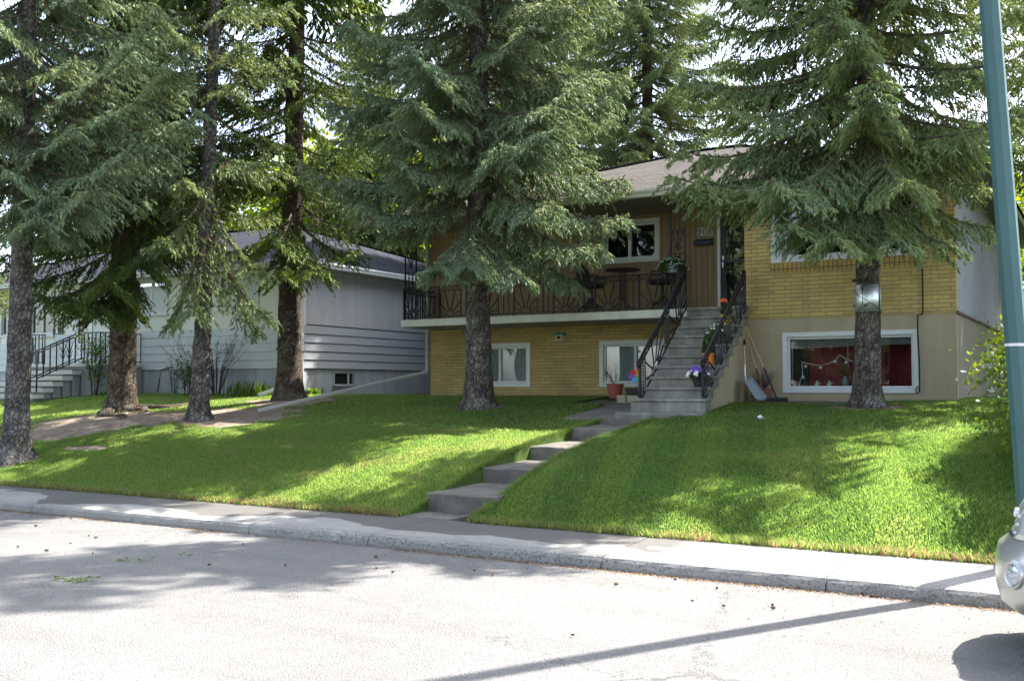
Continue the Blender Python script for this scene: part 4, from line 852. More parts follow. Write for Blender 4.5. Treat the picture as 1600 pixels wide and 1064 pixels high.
        # shoots set close round the spine, some on top of it
        k2 = int(L_ / (.022 if fine else .06)); t2_ = rg.uniform(.12, 1, k2); pc_ = curve(t2_); tn = nrm(curve(t2_ + .02) - curve(t2_ - .02)); SP.append(pc_); SD.append(nrm(tn * .8 + rg.normal(0, .55, (k2, 3)) + [0, 0, .12])); SL.append(rg.uniform(.07, .12, k2) * (1 if fine else 2)); SW.append(np.full(k2, .045 if fine else .12)); ST_.append(np.clip(t2_ * .5 + rg.normal(0, .2, k2), 0, 1))
        if fine:      # thin side twigs as slender blades
            e = p0 + sdv * ln[:, None] - np.array([0, 0, 1.]) * (.3 * ln)[:, None]; w = np.array([0, 0, .005]); thin.append(np.stack([p0 - w, p0 + w, e], 1)); w = sv * .005; thin.append(np.stack([p0 - w, p0 + w, e], 1))
    # dead snags under the crown
    for _ in range(int(10 + 3 * z0)):
        zz0 = rg.uniform(z0 - .9, z0 + 2.5); a = rg.uniform(0, 6.28); ln = rg.uniform(.3, 1.0); c = axis(zz0)
        limb.tube([c, c + np.array([cos(a), sin(a), -.1]) * ln * .6, c + np.array([cos(a + .2), sin(a + .2), -.25]) * ln], [.012, .008, .003], 4, cap=False)
    limb.tube([axis(z0 * .6), axis(H * .93)], .02, 3)
    limb.build("branches", M['twig'], t)
    P = np.concatenate(SP); D = np.concatenate(SD); Ln = np.concatenate(SL); W = np.concatenate(SW); Tn = np.concatenate(ST_)
    fineM = W < .07; parts = []; tints = []
    for msk, K in ((fineM, 6), (~fineM, 3)):
        if msk.sum(): parts.append(foliage_mesh(P[msk], D[msk], Ln[msk], W[msk], K, rg)); tints.append(np.tile(Tn[msk], K + 6))
    V = np.concatenate(parts); TI = np.concatenate(tints)
    crown = soup("crown", V, TI, mat_f, t)
    if thin: T2 = np.concatenate(thin); soup("twigs", T2, np.zeros(len(T2)), M['twig'], t)
    print(name, "shoots", len(P), "faces", len(V)); return t
M['twig'] = mat("twig_brown", (.10, .075, .055), .95, .2, 8)
SF_B = leaf_mat("blue_green_needles", (.105, .16, .095), (.275, .36, .22), .38, .1)
SF_G = leaf_mat("green_needles", (.11, .17, .08), (.30, .38, .19), .4, .1)
SF_D = leaf_mat("dark_green_needles", (.05, .095, .028), (.17, .25, .075), .4, .1)
SF_Y = leaf_mat("yellow_green_needles", (.08, .135, .035), (.24, .32, .09), .45, .08)
BK_G = bark_mat("grey_spruce_bark", (.20, .175, .155), (.30, .27, .245), (.36, .34, .32)); BK_B = bark_mat("brown_spruce_bark", (.15, .11, .08), (.24, .19, .145), (.30, .27, .23))
BK_M = bark_mat("mottled_spruce_bark", (.17, .135, .105), (.27, .235, .20), (.42, .43, .40))
def gp(x, y, dz=-.03): return (x, y, float(ground_z(x, y)) + dz)
def T(px, py, d): return atD(px, py, d)
D_E = 18.3
spruce("spruce_tree", "big blue-green spruce with mottled trunk in front of the balcony", gp(-9.8, 15.44), 17.0, 2.95, 4.6, (.0, 0), .225, 11, SF_B, BK_M, .98, .30, 9.5, group="spruces in front of the houses",
  hero=[(4.0, T(470, 268, 17.6)), (3.9, T(560, 330, 17.3)), (3.4, T(680, 425, 16.2), .1), (3.6, T(815, 442, 16.4), .08), (3.9, T(935, 395, 16.9), .12), (4.3, T(978, 352, 17.4), .1), (4.0, T(900, 450, 17.6), .1), (4.6, T(860, 330, 16.2)),
        (4.4, T(610, 375, 18.4)), (4.8, T(620, 265, 16.5)), (5.0, T(975, 290, 18.0)), (6.3, T(960, 150, 17.9)), (6.0, T(560, 150, 17.6)), (3.7, T(730, 425, 16.1), .08), (5.5, T(880, 205, 16.2)), (4.0, T(820, 330, 19.5)), (5.6, T(640, 170, 16.0))])
spruce("spruce_tree", "right spruce with a metal band round its trunk before the brick wall", gp(-3.2, 15.93), 14.5, 3.1, 4.25, (0.01, 0), .178, 23, SF_G, BK_M, .93, .22, 9.3, group="spruces in front of the houses",
  hero=[(4.4, T(1045, 292, 14.6)), (4.2, T(1085, 292, 14.2)), (4.0, T(1165, 308, 14.0)), (3.8, T(1230, 362, 13.6)), (3.9, T(1300, 385, 13.3)), (3.9, T(1400, 388, 13.4)), (3.9, T(1480, 392, 13.9)), (4.0, T(1545, 365, 14.8)), (4.5, T(1540, 300, 14.6)),
        (4.8, T(1060, 250, 15.0)), (5.4, T(1065, 130, 15.2)), (4.5, T(1200, 300, 13.2)), (4.6, T(1420, 300, 13.0)), (6.2, T(1100, 40, 15.0)), (5.2, T(1130, 180, 14.0))])
spruce("spruce_tree", "grey trunked spruce at the far left edge, nearest the sidewalk", gp(-15.61, 10.43), 15.5, 2.7, 4.7, (.012, 0), .185, 31, SF_B, BK_G, .85, .32, 8.8, group="spruces in front of the houses", flare=2.3,
  hero=[(4.7, T(115, 345, 15.5)), (4.8, T(150, 310, 15.0)), (5.0, T(200, 250, 15.4)), (4.6, T(60, 350, 15.0)), (5.4, T(290, 100, 16.0)), (5.8, T(250, 30, 15.6)), (5.2, T(310, 190, 16.5)), (4.5, T(25, 330, 15.3))])
spruce("spruce_tree", "thick brown spruce with dark low branches and roots in the bare soil", gp(-17.61, 14.09), 16.0, 3.0, 3.9, (0, 0), .27, 47, SF_D, BK_B, .85, .14, 9.5, group="spruces in front of the houses", roots=7, flare=1.5,
  hero=[(3.3, T(60, 470, 19.0)), (3.2, T(110, 480, 18.2)), (3.1, T(150, 490, 18.6)), (3.8, T(230, 410, 18.5)), (3.9, T(280, 395, 19.4)), (3.5, T(20, 440, 20.3)), (3.9, T(-30, 400, 20)), (3.6, T(165, 450, 18.0)), (4.2, T(290, 350, 20.2)), (4.3, T(70, 380, 18.8)), (3.3, T(215, 500, 20.5))])
spruce("spruce_tree", "slim leaning spruce with sparse low sprays beside the bare shrubs", gp(-14.73, 13.51), 14.5, 2.1, 4.2, (.036, 0), .155, 59, SF_G, BK_G, .7, .25, 9.0, group="spruces in front of the houses", sparse=.62, per=5, step=.42,
  hero=[(3.6, T(420, 500, 18.4)), (3.8, T(400, 520, 19.8), .1), (3.7, T(265, 510, 18.6)), (4.3, T(240, 400, 19.2)), (4.4, T(245, 385, 17.6)), (3.7, T(300, 500, 17.6)), (4.2, T(410, 430, 18.0))])
spruce("spruce_tree", "straight brown spruce standing at the corner of the grey stucco house", gp(-15.12, 16.32), 17.5, 2.8, 4.6, (.018, 0), .25, 61, SF_D, BK_B, .82, .22, 9.5, group="spruces in front of the houses", sparse=.72,
  hero=[(4.0, T(560, 400, 20.4)), (4.1, T(350, 400, 20.2)), (3.9, T(500, 430, 19.6)), (4.3, T(590, 360, 21.0)), (4.1, T(420, 380, 19.2)), (5.0, T(590, 200, 20.2)), (4.6, T(360, 260, 20.0)), (3.9, T(440, 440, 19.5))])
def clone(src, loc, rz, s, label, group=None, name=None):
    o = src.copy(); o.location = loc; o.rotation_euler = (0, 0, rz); o.scale = (s, s, s); COL.objects.link(o); o["label"] = label
    if group: o["group"] = group
    elif "group" in o: del o["group"]
    for ch in src.children:
        c = ch.copy(); COL.objects.link(c); c.parent = o
    return o
farS = spruce("spruce_tree", "tall spruce rising behind the brown shingle roof", gp(-13.3, 31.5), 21.5, 4.5, 2.5, (0, 0), .27, 71, SF_G, BK_B, .8, .16, 19, group="spruces beyond the houses", knots=False, per=6, step=.36)
clone(farS, gp(-18.2, 35), 1.3, .9, "farther spruce left of the roof, mostly hidden by the blue-green spruce", "spruces beyond the houses")
clone(farS, gp(2.9, 20.6), 2.2, .55, "smaller spruce beyond the right edge, beside the brick house")
clone(farS, gp(-15.4, 25.6), 5.2, .72, "spruce rising in the gap between the two houses, behind the big blue-green spruce", "spruces beyond the houses")
spruce("spruce_tree", "sunlit yellow-green spruce behind the lamp pole, above the brick house side wall", gp(-.1, 22.0), 12.6, 2.9, 4.4, (0, 0), .2, 83, SF_Y, BK_G, .7, .2, 9.3)
sg = [o for o in bpy.data.objects if o.get("label", "").startswith("sunlit yellow-green")][0]
clone(sg, gp(.3, 26.6), 2.0, 1.0, "second sunlit spruce behind the lamp pole, farther back along the side wall")
clone(farS, gp(-25.5, 32), 2.9, .75, "dark spruce behind the slate roof, far left", "spruces beyond the houses")
clone(farS, gp(-35, 29), .9, .75, "farthest left spruce beyond the porch", "spruces beyond the houses")
clone(farS, gp(-23.8, 12.0), 4.4, .7, "spruce beyond the left edge of the lawn")
for i, (x, y) in enumerate(((-9, -7.5), (-15, -8.5), (-3, -9))): clone(farS, (x, y, .1), i * 1.7, .62 + .08 * i, "spruce across the street, behind the viewer", "spruces across the street")

# broadleaf trees
def leafy(name, label, base, H, R, n, leaf, m, seed, cat="tree", zc=.62, group=None, trunk=.16, squash=1.0, low=.0):
    rg = np.random.default_rng(seed); base = np.array(base, float); t = empty(name, base, label, cat, group)
    mb = MB(); top = base + np.array([0, 0, H * .8]); mb.tube([base - (0, 0, .1), base + (0, 0, H * .3), top], [trunk, trunk * .7, trunk * .15], 8)
    C = []
    for _ in range(26):
        a = rg.uniform(0, 6.28); q = rg.uniform(.25, 1); z = H * rg.uniform(.35 if not low else low, .95); f = math.sin(min(1, max(0, (z / H - .15) / .85)) * pi) ** .6; r = R * f * q
        p = base + np.array([r * cos(a), r * sin(a), z]); s = base + np.array([0, 0, z * .6]); mb.tube([s, (s + p) / 2 + (0, 0, .1), p], [trunk * .3, trunk * .18, trunk * .06], 4, cap=False); C.append(p)
    mb.build("trunk", M['twig'] if trunk < .1 else BK_B, t)
    C = np.array(C); k = rg.integers(0, len(C), n); P = C[k] + rg.normal(0, 1, (n, 3)) * R * .22 * np.array([1, 1, .8])
    d = nrm(rg.normal(0, 1, (n, 3)) + [0, 0, -.2]); u = nrm(np.cross(d, rg.normal(0, 1, (n, 3)))); s = leaf * rg.uniform(.6, 1.3, n)[:, None]
    V = np.stack([P - d * s, P + u * s * .55, P + d * s, P - u * s * .55], 1)
    soup("crown", V, np.clip(rg.normal(.5, .25, n), 0, 1), m, t, nv=4); return t
LF_L = leaf_mat("bright_leaves", (.10, .17, .025), (.20, .28, .05), .5, .2); LF_M = leaf_mat("mid_leaves", (.05, .10, .02), (.11, .18, .04), .4, .2); LF_H = leaf_mat("hedge_leaves", (.055, .11, .025), (.17, .24, .05), .4, .3)
lt = leafy("broadleaf_tree", "bright sunlit leafy tree behind the slate roof, between two spruce trunks", gp(-29, 36), 11.5, 4.2, 26000, .13, LF_L, 5, group="leafy trees behind the houses")
clone(lt, gp(-35, 38.5), 1.1, 1.0, "bright leafy tree behind the slate roof, left of the slim spruce", "leafy trees behind the houses")
clone(lt, gp(-24.6, 35.5), 2.4, .92, "bright leafy tree seen in the gap between the two houses", "leafy trees behind the houses")
clone(lt, gp(-44, 36), 3.3, 1.0, "leafy tree far left behind the porch", "leafy trees behind the houses")
clone(lt, gp(1.5, 27), 4.1, .62, "sunlit leafy tree behind the lamp pole, below the garage roof", "leafy trees behind the houses")
clone(lt, gp(-38, 48), 5.1, 1.1, "leafy tree on the horizon behind the left house", "leafy trees behind the houses")
clone(lt, gp(7, 44), .5, 1.1, "leafy tree behind the garage", "leafy trees behind the houses")
for i, (x, y) in enumerate(((-60, 60), (-48, 66), (-34, 64), (-20, 66), (-6, 62), (10, 64))): clone(lt, gp(x, y), i * 1.3, 1.0 + .12 * (i % 3), "distant leafy tree in the row far behind the houses", "distant row of trees")
# hedge at the right border: separate bushes
hb = None
HL = ["hedge bush at the right edge with yellow-green tips, nearest the sidewalk", "second hedge bush from the sidewalk, dark inside with pale tips", "third hedge bush from the sidewalk along the right border", "last hedge bush, reaching up to the corner of the brick house"]
for i, (x, y, s) in enumerate(((-.35, 11.3, .95), (-.45, 12.6, 1.0), (-.5, 14.1, 1.08), (-.75, 15.6, 1.0))):
    if hb is None: hb = leafy("hedge_bush", HL[0], gp(x, y), 1.45, .75, 7500, .034, LF_H, 21, "hedge", group="bushes of the right hand hedge", trunk=.025, low=.12); hb.scale = (s,) * 3
    else: clone(hb, gp(x, y), i * 1.4, s, HL[i], "bushes of the right hand hedge")
# ================================================================== grass
def grass_blades(n, x0, x1, y0, y1, h0, h1, seed, w0=.0035):
    rg = np.random.default_rng(seed); x = rg.uniform(x0, x1, n); y = rg.uniform(y0, y1, n)
    ok = ~((x > PX0 + .02) & (x < PX1 - .02) & (y < 14.95)) & (rg.random(n) > soil_mask(x, y) * 1.02)
    ok &= ~((x > -7.62) & (x < -5.38) & (y > 14.56)) & ~((x > -8.3) & (x < -6.5) & (y > 16.0)) & ~((x > -5.4) & (x < -3.46) & (y > 16.44)) & ~((y > 17.28) & (x > XN) & (x < XR)) & ~((y > 18.1) & (x < GX + .1)) & ~((y > 18.66) & (x > XL) & (x < XN)) & ~((x < -22.1) & (x > -25.3) & (y > 15.4))
    for cx, cy, r in ((-9.8, 15.44, .26), (-3.2, 15.93, .24), (-15.61, 10.43, .3)): ok &= (x - cx) ** 2 + (y - cy) ** 2 > r * r
    x, y = x[ok], y[ok]; n = len(x); z = ground_z(x, y)
    patch = _vn(x, y, .8, 9) * .6 + _vn(x, y, 3.1, 11) * .4; h = rg.uniform(h0, h1, n) * (.75 + .5 * patch); a = rg.uniform(0, 6.28, n); le = rg.uniform(.1, .75, n) * h
    mow = np.where(np.floor((x + y * .30) / .5) % 2 == 0, 1, -1) * .32 * h * (.35 + .65 * (x > PX1))
    w = w0 * rg.uniform(.7, 1.6, n); b = rg.uniform(0, 6.28, n)
    P = np.stack([x, y, z - .004], 1); dx = np.stack([np.cos(b) * w, np.sin(b) * w, 0 * w], 1); top = P + np.stack([np.cos(a) * le + mow, np.sin(a) * le, h], 1)
    edge = (1 - sstep(9.40, 9.58, y)) * rg.random(n) + .45 * sstep(.66, .9, _vn(x, y, 1.7, 4)) * rg.random(n)
    t = np.clip(rg.normal(.33, .2, n) + .14 * (x < PX0) * (.6 + .8 * patch) + .05 * np.sign(mow) * (x > PX1) + edge * 1.3 * (rg.random(n) < .6), 0, 1)
    return np.stack([P - dx, P + dx, top], 1), t
parts = [grass_blades(700000, -19, .6, 9.38, 13.2, .022, .042, 1, .0042), grass_blades(330000, -25, .6, 13.2, 18.7, .025, .045, 2, .0058), grass_blades(60000, -34, -19, 9.38, 18.6, .035, .06, 3, .011), grass_blades(26000, -19, .6, 9.34, 9.47, .03, .08, 4, .005), grass_blades(30000, .6, 6, 9.38, 22, .04, .07, 5, .009)]
# tufts hanging over the edges of the garden steps
rg = np.random.default_rng(5); n = 9000; y = rg.uniform(9.45, 14.6, n); sd = rg.random(n) < .5; x = np.where(sd, PX0 + .02 + rg.normal(0, .025, n), PX1 - .02 + rg.normal(0, .035, n)); z = ground_z(np.where(sd, PX0 - .05, PX1 + .05), y)
P = np.stack([x, y, z - .02], 1); top = P + np.stack([np.where(sd, .04, -.07) * rg.random(n), rg.normal(0, .02, n), rg.uniform(.04, .09, n)], 1); dx = np.stack([0 * x, np.full(n, .005), 0 * x], 1); parts.append((np.stack([P - dx, P + dx, top], 1), np.clip(rg.normal(.5, .3, n), 0, 1)))
m, N, L, b = nodes_of("grass_blades"); N.remove(b); at = N.new("ShaderNodeAttribute"); at.attribute_name = "tint"
cr = N.new("ShaderNodeValToRGB"); L.new(at.outputs["Fac"], cr.inputs[0]); e = cr.color_ramp.elements; e[0].color = (.030, .075, .014, 1); e[1].position = .97; e[1].color = (.13, .085, .045, 1)
q = e.new(.4); q.color = (.072, .14, .026, 1); q = e.new(.74); q.color = (.16, .22, .055, 1)
d = N.new("ShaderNodeBsdfDiffuse"); L.new(cr.outputs[0], d.inputs[0]); t = N.new("ShaderNodeBsdfTranslucent"); hs = N.new("ShaderNodeHueSaturation"); hs.inputs["Hue"].default_value = .48; hs.inputs["Value"].default_value = 3.6; hs.inputs["Saturation"].default_value = 1.0; L.new(cr.outputs[0], hs.inputs["Color"]); L.new(hs.outputs[0], t.inputs[0])
g = N.new("ShaderNodeBsdfGlossy"); g.inputs["Roughness"].default_value = .4
m1 = N.new("ShaderNodeMixShader"); m1.inputs[0].default_value = .58; L.new(d.outputs[0], m1.inputs[1]); L.new(t.outputs[0], m1.inputs[2])
m2 = N.new("ShaderNodeMixShader"); m2.inputs[0].default_value = .02; L.new(m1.outputs[0], m2.inputs[1]); L.new(g.outputs[0], m2.inputs[2]); L.new(m2.outputs[0], N["Material Output"].inputs[0])
tag(soup("grass", np.concatenate([p[0] for p in parts]), np.concatenate([p[1] for p in parts]), m), "short mown green grass on the sloping front lawn", "grass", kind="stuff")

# fallen needles and grit in the gutter, on the soil, and at the spruce foot
rg = np.random.default_rng(8); n = 15000
x = rg.uniform(-18, 1, n); y = 8.24 - np.abs(rg.normal(0, .05, n)) - (rg.random(n) < .25) * rg.exponential(.5, n); keep = rg.random(n) < (.2 + .8 * (_vn(x, y, .9, 2) > .45)); x, y = x[keep], y[keep]
z = np.interp(y, ry, rz) + .004; x2 = np.concatenate([x, rg.uniform(-18, -1, 12000), rg.uniform(-18.5, -13.2, 9000), -9.8 + rg.normal(0, .4, 1500), -3.1 + rg.normal(0, .4, 2500)]); y2 = np.concatenate([y, 9.5 + 7.4 * rg.random(12000) ** .6, rg.uniform(11.3, 16.8, 9000), 15.3 + rg.normal(0, .3, 1500), 15.65 + rg.normal(0, .25, 2500)]); z2 = np.concatenate([z, ground_z(x2[len(z):], y2[len(z):]) + .008]); z2[len(z):len(z) + 12000] += .016; z2 = np.where((x2 > PX0) & (x2 < PX1) & (y2 > 9.4) & (y2 < 14.6), z2 - .2, z2)
n = len(x2); a = rg.uniform(0, 6.28, n); s = rg.uniform(.008, .028, n) ; P = np.stack([x2, y2, z2], 1); u = np.stack([np.cos(a) * s, np.sin(a) * s, rg.uniform(0, .012, n)], 1); v_ = np.stack([-np.sin(a), np.cos(a), 0 * a], 1) * (s * rg.uniform(.12, .5, n))[:, None]
tag(soup("needle_litter", np.stack([P - u, P + v_, P + u], 1), rg.random(n), leaf_mat("litter", (.14, .075, .035), (.32, .23, .13), .05, .1)), "brown needle litter and grit along the curb and on bare soil", "litter", kind="stuff")

# spruce cones on the road
cm = mat("cone_brown", (.12, .055, .03), .8, .3, 30, .5, 120); cone0 = None
CP = [(48, 806), (111, 809), (56, 822), (139, 838), (150, 841), (110, 851), (28, 857), (73, 863), (145, 868), (327, 885), (379, 850), (446, 885), (587, 870), (588, 889), (614, 895), (741, 892), (770, 899), (963, 913), (1055, 904), (1120, 918), (1082, 940), (1207, 946), (1208, 951), (1131, 948), (1225, 916), (1248, 916), (1347, 925), (1362, 928), (1371, 929), (1378, 927), (895, 998)]
for i, (px, py) in enumerate(CP):
    p = atZ(px, py, .02); p[2] = np.interp(p[1], ry, rz) + .016
    if cone0 is None:
        mb = MB(); prof = [(.002, -.042)] + [(.019 * math.sin(pi * (k + .6) / 8.6) ** .7 + (.005 if k % 2 else 0), -.04 + .08 * k / 8) for k in range(9)] + [(.002, .044)]
        mb.lathe(p, [(r, h) for r, h in prof], 9, 'x'); cone0 = mb.build("spruce_cone", cm, base=p); o = cone0
        tag(o, "small brown spruce cone lying on the pale street", "cone", "spruce cones scattered on the street")
    else: o = cone0.copy(); COL.objects.link(o)
    o.location = p.tolist(); o.rotation_euler = (0, 0, i * 1.9); o.scale = (.34 + .22 * ((i * 7) % 5) / 5,) * 3
# green sprigs dropped on the road
def sprig(px, py, n, sx_, lab):
    p = atZ(px, py, .03); rg = np.random.default_rng(int(px)); P = p + np.stack([rg.normal(0, sx_, n), rg.normal(0, sx_ * .5, n), rg.uniform(0, .04, n)], 1); a = rg.uniform(0, 6.28, n)
    D = np.stack([np.cos(a), np.sin(a), rg.normal(0, .25, n)], 1); V = foliage_mesh(P, nrm(D), np.full(n, .07), np.full(n, .025), 4, rg)
    tag(soup("spruce_sprig", V, rg.random(len(V)), SF_G, base=p), lab, "twig", "green spruce sprigs dropped on the street")
sprig(108, 908, 26, .06, "largest clump of green spruce sprigs lying on the street"); sprig(135, 909, 12, .04, "green sprig right beside the largest clump on the street")
for px, py, l in ((228, 876, "green sprig in the tree shadow on the street, above the largest clump"), (293, 869, "green sprig in the middle of the shaded street"), (192, 876, "tiny green sprig left in the shaded street")): sprig(px, py, 5, .025, l)
# a white tuft on the right lawn
p = atD(1187, 655, 14.3); p[2] = float(ground_z(p[0], p[1])) + .04; mb = MB(); rg = random.Random(4); 
for _ in range(9): c = p + np.array([rg.gauss(0, .018), rg.gauss(0, .018), rg.gauss(0, .014)]); mb.lathe(c, [(.001, -.02), (.018, -.008), (.018, .008), (.001, .02)], 8)
tag(mb.build("cotton_tuft", M['white'], base=p, smooth=True), "small white fluffy tuft lying alone on the right lawn", "fluff")

# ================================================================== lamp pole
pb = np.array([-.622, 9.52, float(ground_z(-.6, 9.52))])
LP = empty("lamp_pole", pb, "tall tapered teal lamp pole at the right edge with a white band", "lamp pole")
mb = MB(); ang = [(2 * pi * (k + .3) / 8) for k in range(8)]; HP = 8.6
for i, z in enumerate(np.linspace(-.1, HP, 9)):
    r = .092 - .018 * max(0, z) / HP; cx = pb[0] - .050 * max(0, z); mb.v += [(cx + r * cos(a), pb[1] + r * sin(a), pb[2] + z) for a in ang]
mb.f = [(i * 8 + k, i * 8 + (k + 1) % 8, (i + 1) * 8 + (k + 1) % 8, (i + 1) * 8 + k) for i in range(8) for k in range(8)] + [tuple(range(64, 72))]
mb.build("pole", M['teal'], LP)
zb_ = atY(1585, 539, pb[1])[2] - pb[2]; r = .092 - .018 * zb_ / HP + .003
mb = MB(); cx = pb[0] - .050 * zb_
for z in (zb_ - .012, zb_ + .012): mb.v += [(cx + r * cos(a), pb[1] + r * sin(a), pb[2] + z) for a in ang]
mb.f = [(k, (k + 1) % 8, 8 + (k + 1) % 8, 8 + k) for k in range(8)]; mb.build("band", M['trim'], LP)
mb = MB(); mb.tube([(pb[0] - .1, pb[1], pb[2] + HP - .15), (pb[0] - .12, pb[1] - .5, pb[2] + HP + .35), (pb[0] - .12, pb[1] - 1.3, pb[2] + HP + .5)], .035, 8); mb.build("arm", M['teal'], LP)
c = np.array([pb[0] - .12, pb[1] - 1.55, pb[2] + HP + .5]); mb = MB(); mb.lathe(c, [(.001, -.32), (.08, -.28), (.13, -.1), (.14, .1), (.1, .28), (.001, .32)], 14, 'y'); mb.build("lamp_head", M['greyplastic'], LP, smooth=True)
MB().box(pb[0] - .25, pb[0] + .25, pb[1] - .25, pb[1] + .25, pb[2] - .2, pb[2] + .05).build("footing", M['conc'], LP, bevel=.02)

# ================================================================== things on and around the stairs
def at_deck(px, y): p = atY(px, 470, y); p[2] = ZD; return p
# bar table
c = at_deck(973, 18.05); zt = atY(973, 421, 18.05)[2]
TB = empty("bar_table", c, "round black bar table on curved legs between two swivel chairs", "table")
MB().lathe(c, [(.001, zt - ZD - .03), (.33, zt - ZD - .03), (.345, zt - ZD - .015), (.33, zt - ZD), (.001, zt - ZD)], 28).build("tabletop", M['ironf'], TB)
for k in range(4):
    a = pi / 4 + k * pi / 2; q = lambda r, z: (c[0] + r * cos(a), c[1] + r * sin(a), ZD + z)
    MB().tube([q(.07, zt - ZD - .03), q(.055, .55), q(.055, .28), (q(.12, .16)), q(.24, .07), q(.30, .012)], .014, 6).build("leg", M['ironf'], TB)
MB().lathe(c, [(.075, .30), (.08, .31), (.075, .32)], 14).build("collar", M['ironf'], TB)
def swivel_chair(px, y, rz, label):
    c = at_deck(px, y); t = empty("swivel_chair", (0, 0, 0), label, "chair", "swivel chairs on the balcony"); BASE[t.name] = np.zeros(3)
    mb = MB(); n = 22
    rim = [(.26 * cos(a), .24 * sin(a)) for a in np.linspace(0, 2 * pi, n, endpoint=False)]
    mb.lathe((0, 0, 0), [(.001, .52), (.22, .53), (.265, .56), (.27, .60), (.24, .615), (.001, .60)], n); mb.build("seat", M['wicker'], t)
    V = []; F = []; lev = [(.26, .60), (.285, .68), (.30, .76), (.315, .86), (.33, .98), (.335, 1.05)]
    aa = np.linspace(pi * .12, pi * .88, 15); P = len(aa)
    for j, (r, z) in enumerate(lev):
        for a in aa: side = abs(a - pi / 2) / (pi * .38); zz = z if z < .7 else .7 + (z - .7) * (1 - .62 * side ** 3); V.append((r * cos(a), r * sin(a) * .95, zz))
    o = MB().add(V, [(j * P + i, j * P + i + 1, (j + 1) * P + i + 1, (j + 1) * P + i) for j in range(len(lev) - 1) for i in range(P - 1)]).build("backrest", M['wicker'], t, solid=.025)
    for s in (-1, 1): MB().tube([(s * .27, .10, .60), (s * .31, -.02, .74), (s * .30, -.2, .75), (s * .25, -.24, .62)], .02, 6).build("armrest", M['wicker'], t)
    MB().lathe((0, 0, 0), [(.03, .18), (.03, .53), (.07, .53)], 12).build("post", M['ironf'], t); MB().lathe((0, 0, 0), [(.20, .155), (.213, .165), (.2, .175), (.187, .165), (.2, .155)], 22).build("foot_ring", M['ironf'], t)
    for k in range(4):
        a = pi / 4 + k * pi / 2; MB().tube([(.02 * cos(a), .02 * sin(a), .34), (.1 * cos(a), .1 * sin(a), .23), (.2 * cos(a), .2 * sin(a), .165), (.26 * cos(a), .26 * sin(a), .1), (.27 * cos(a), .27 * sin(a), .01)], .015, 6).build("leg", M['ironf'], t)
    t.location = c.tolist(); t.rotation_euler = (0, 0, rz); return t
swivel_chair(924, 18.0, 1.75, "black wicker swivel chair left of the bar table, partly behind spruce twigs")
swivel_chair(1035, 18.0, -1.15, "black wicker swivel chair right of the bar table, below the hanging flower basket")
# generic pot plants
def pot(name, label, c, r, h, m, taper=.75, cat="flower pot", rim=.012, group=None):
    t = empty(name, c, label, cat, group); MB().lathe(c, [(.001, 0), (r * taper, 0), (r, h), (r + rim, h), (r + rim, h + .02), (r - .01, h + .02), (r - .015, h - .03), (.001, h - .03)], 20).build("pot", m, t, smooth=False); return t
def leaves(t, c, n, rx, rz_, m, size=.03, z0=0, name="leaves", up=.3, seed=3, droop=0):
    rg = np.random.default_rng(seed); d = nrm(rg.normal(0, 1, (n, 3))); q = rg.random((n, 1)) ** .4; P = np.array(c) + d * q * np.array([rx, rx, rz_]) + [0, 0, z0]; P[:, 2] -= droop * ((P[:, 0] - c[0]) ** 2 + (P[:, 1] - c[1]) ** 2) / rx
    ax = nrm(d + [0, 0, up]); u = nrm(np.cross(ax, rg.normal(0, 1, (n, 3)))); s = size * rg.uniform(.6, 1.3, (n, 1)); V = np.stack([P - ax * s, P + u * s * .5, P + ax * s, P - u * s * .5], 1)
    return soup(name, V, rg.random(n), m, t, nv=4)
def blossoms(t, c, n, rx, rz_, m, size=.02, z0=0, seed=4, front=True, droop=0):
    rg = np.random.default_rng(seed); mb = MB()
    for _ in range(n):
        d = nrm(rg.normal(0, 1, 3)); d[1] = -abs(d[1]) if front else d[1]; d[2] = abs(d[2]) * .9 - .2; p = np.array(c) + d * np.array([rx, rx, rz_]) + [0, 0, z0]; p[2] -= droop * ((p[0] - c[0]) ** 2) / rx; k = 5; nn = nrm(d + [0, -.5, .3]); a_ = nrm(np.cross(nn, [0, 0, 1.])); b_ = np.cross(nn, a_); s = size * rg.uniform(.8, 1.2)
        for j in range(k): an = j * 2 * pi / k + rg.uniform(0, .3); e = a_ * math.cos(an) + b_ * math.sin(an); f = a_ * math.cos(an + .55) + b_ * math.sin(an + .55); g_ = a_ * math.cos(an - .55) + b_ * math.sin(an - .55); mb.add([p, p + g_ * s * .7 + nn * .004, p + e * s + nn * .006, p + f * s * .7 + nn * .004], [(0, 1, 2, 3)])
    return mb.build("blossoms", m, t)
PL_G = leaf_mat("plant_leaves", (.04, .10, .02), (.12, .20, .04), .35, .3); PL_D = leaf_mat("plant_dark", (.025, .06, .018), (.07, .12, .03), .3, .3)
WH = mat("white_petals", (.78, .76, .78), .6); PU = mat("purple_petals", (.16, .05, .48), .6); OR = mat("orange_petals", (.85, .13, .02), .6); YE = mat("yellow_petals", (.75, .5, .03), .6)
c = atY(1051, 426, 17.28); t = empty("hanging_basket", c, "grey hanging basket overflowing with white flowers at the top of the left handrail", "flower basket")
MB().lathe(c, [(.001, 0), (.08, 0), (.125, .13), (.135, .13), (.135, .15), (.1, .15), (.001, .12)], 20).build("pot", M['greyplastic'], t)
leaves(t, c + [0, 0, .17], 1500, .26, .13, PL_D, .022, seed=1, droop=.35); blossoms(t, c + [0, 0, .16], 60, .29, .16, WH, .014, seed=2, front=False, droop=.35)
MB().tube([c + [.12, 0, .14], c + [.0, 0, .6], (c[0], c[1] + .08, ZS)], .003, 4).tube([c + [-.12, 0, .14], c + [0, 0, .6]], .003, 4).build("hanger", M['ironf'], t)
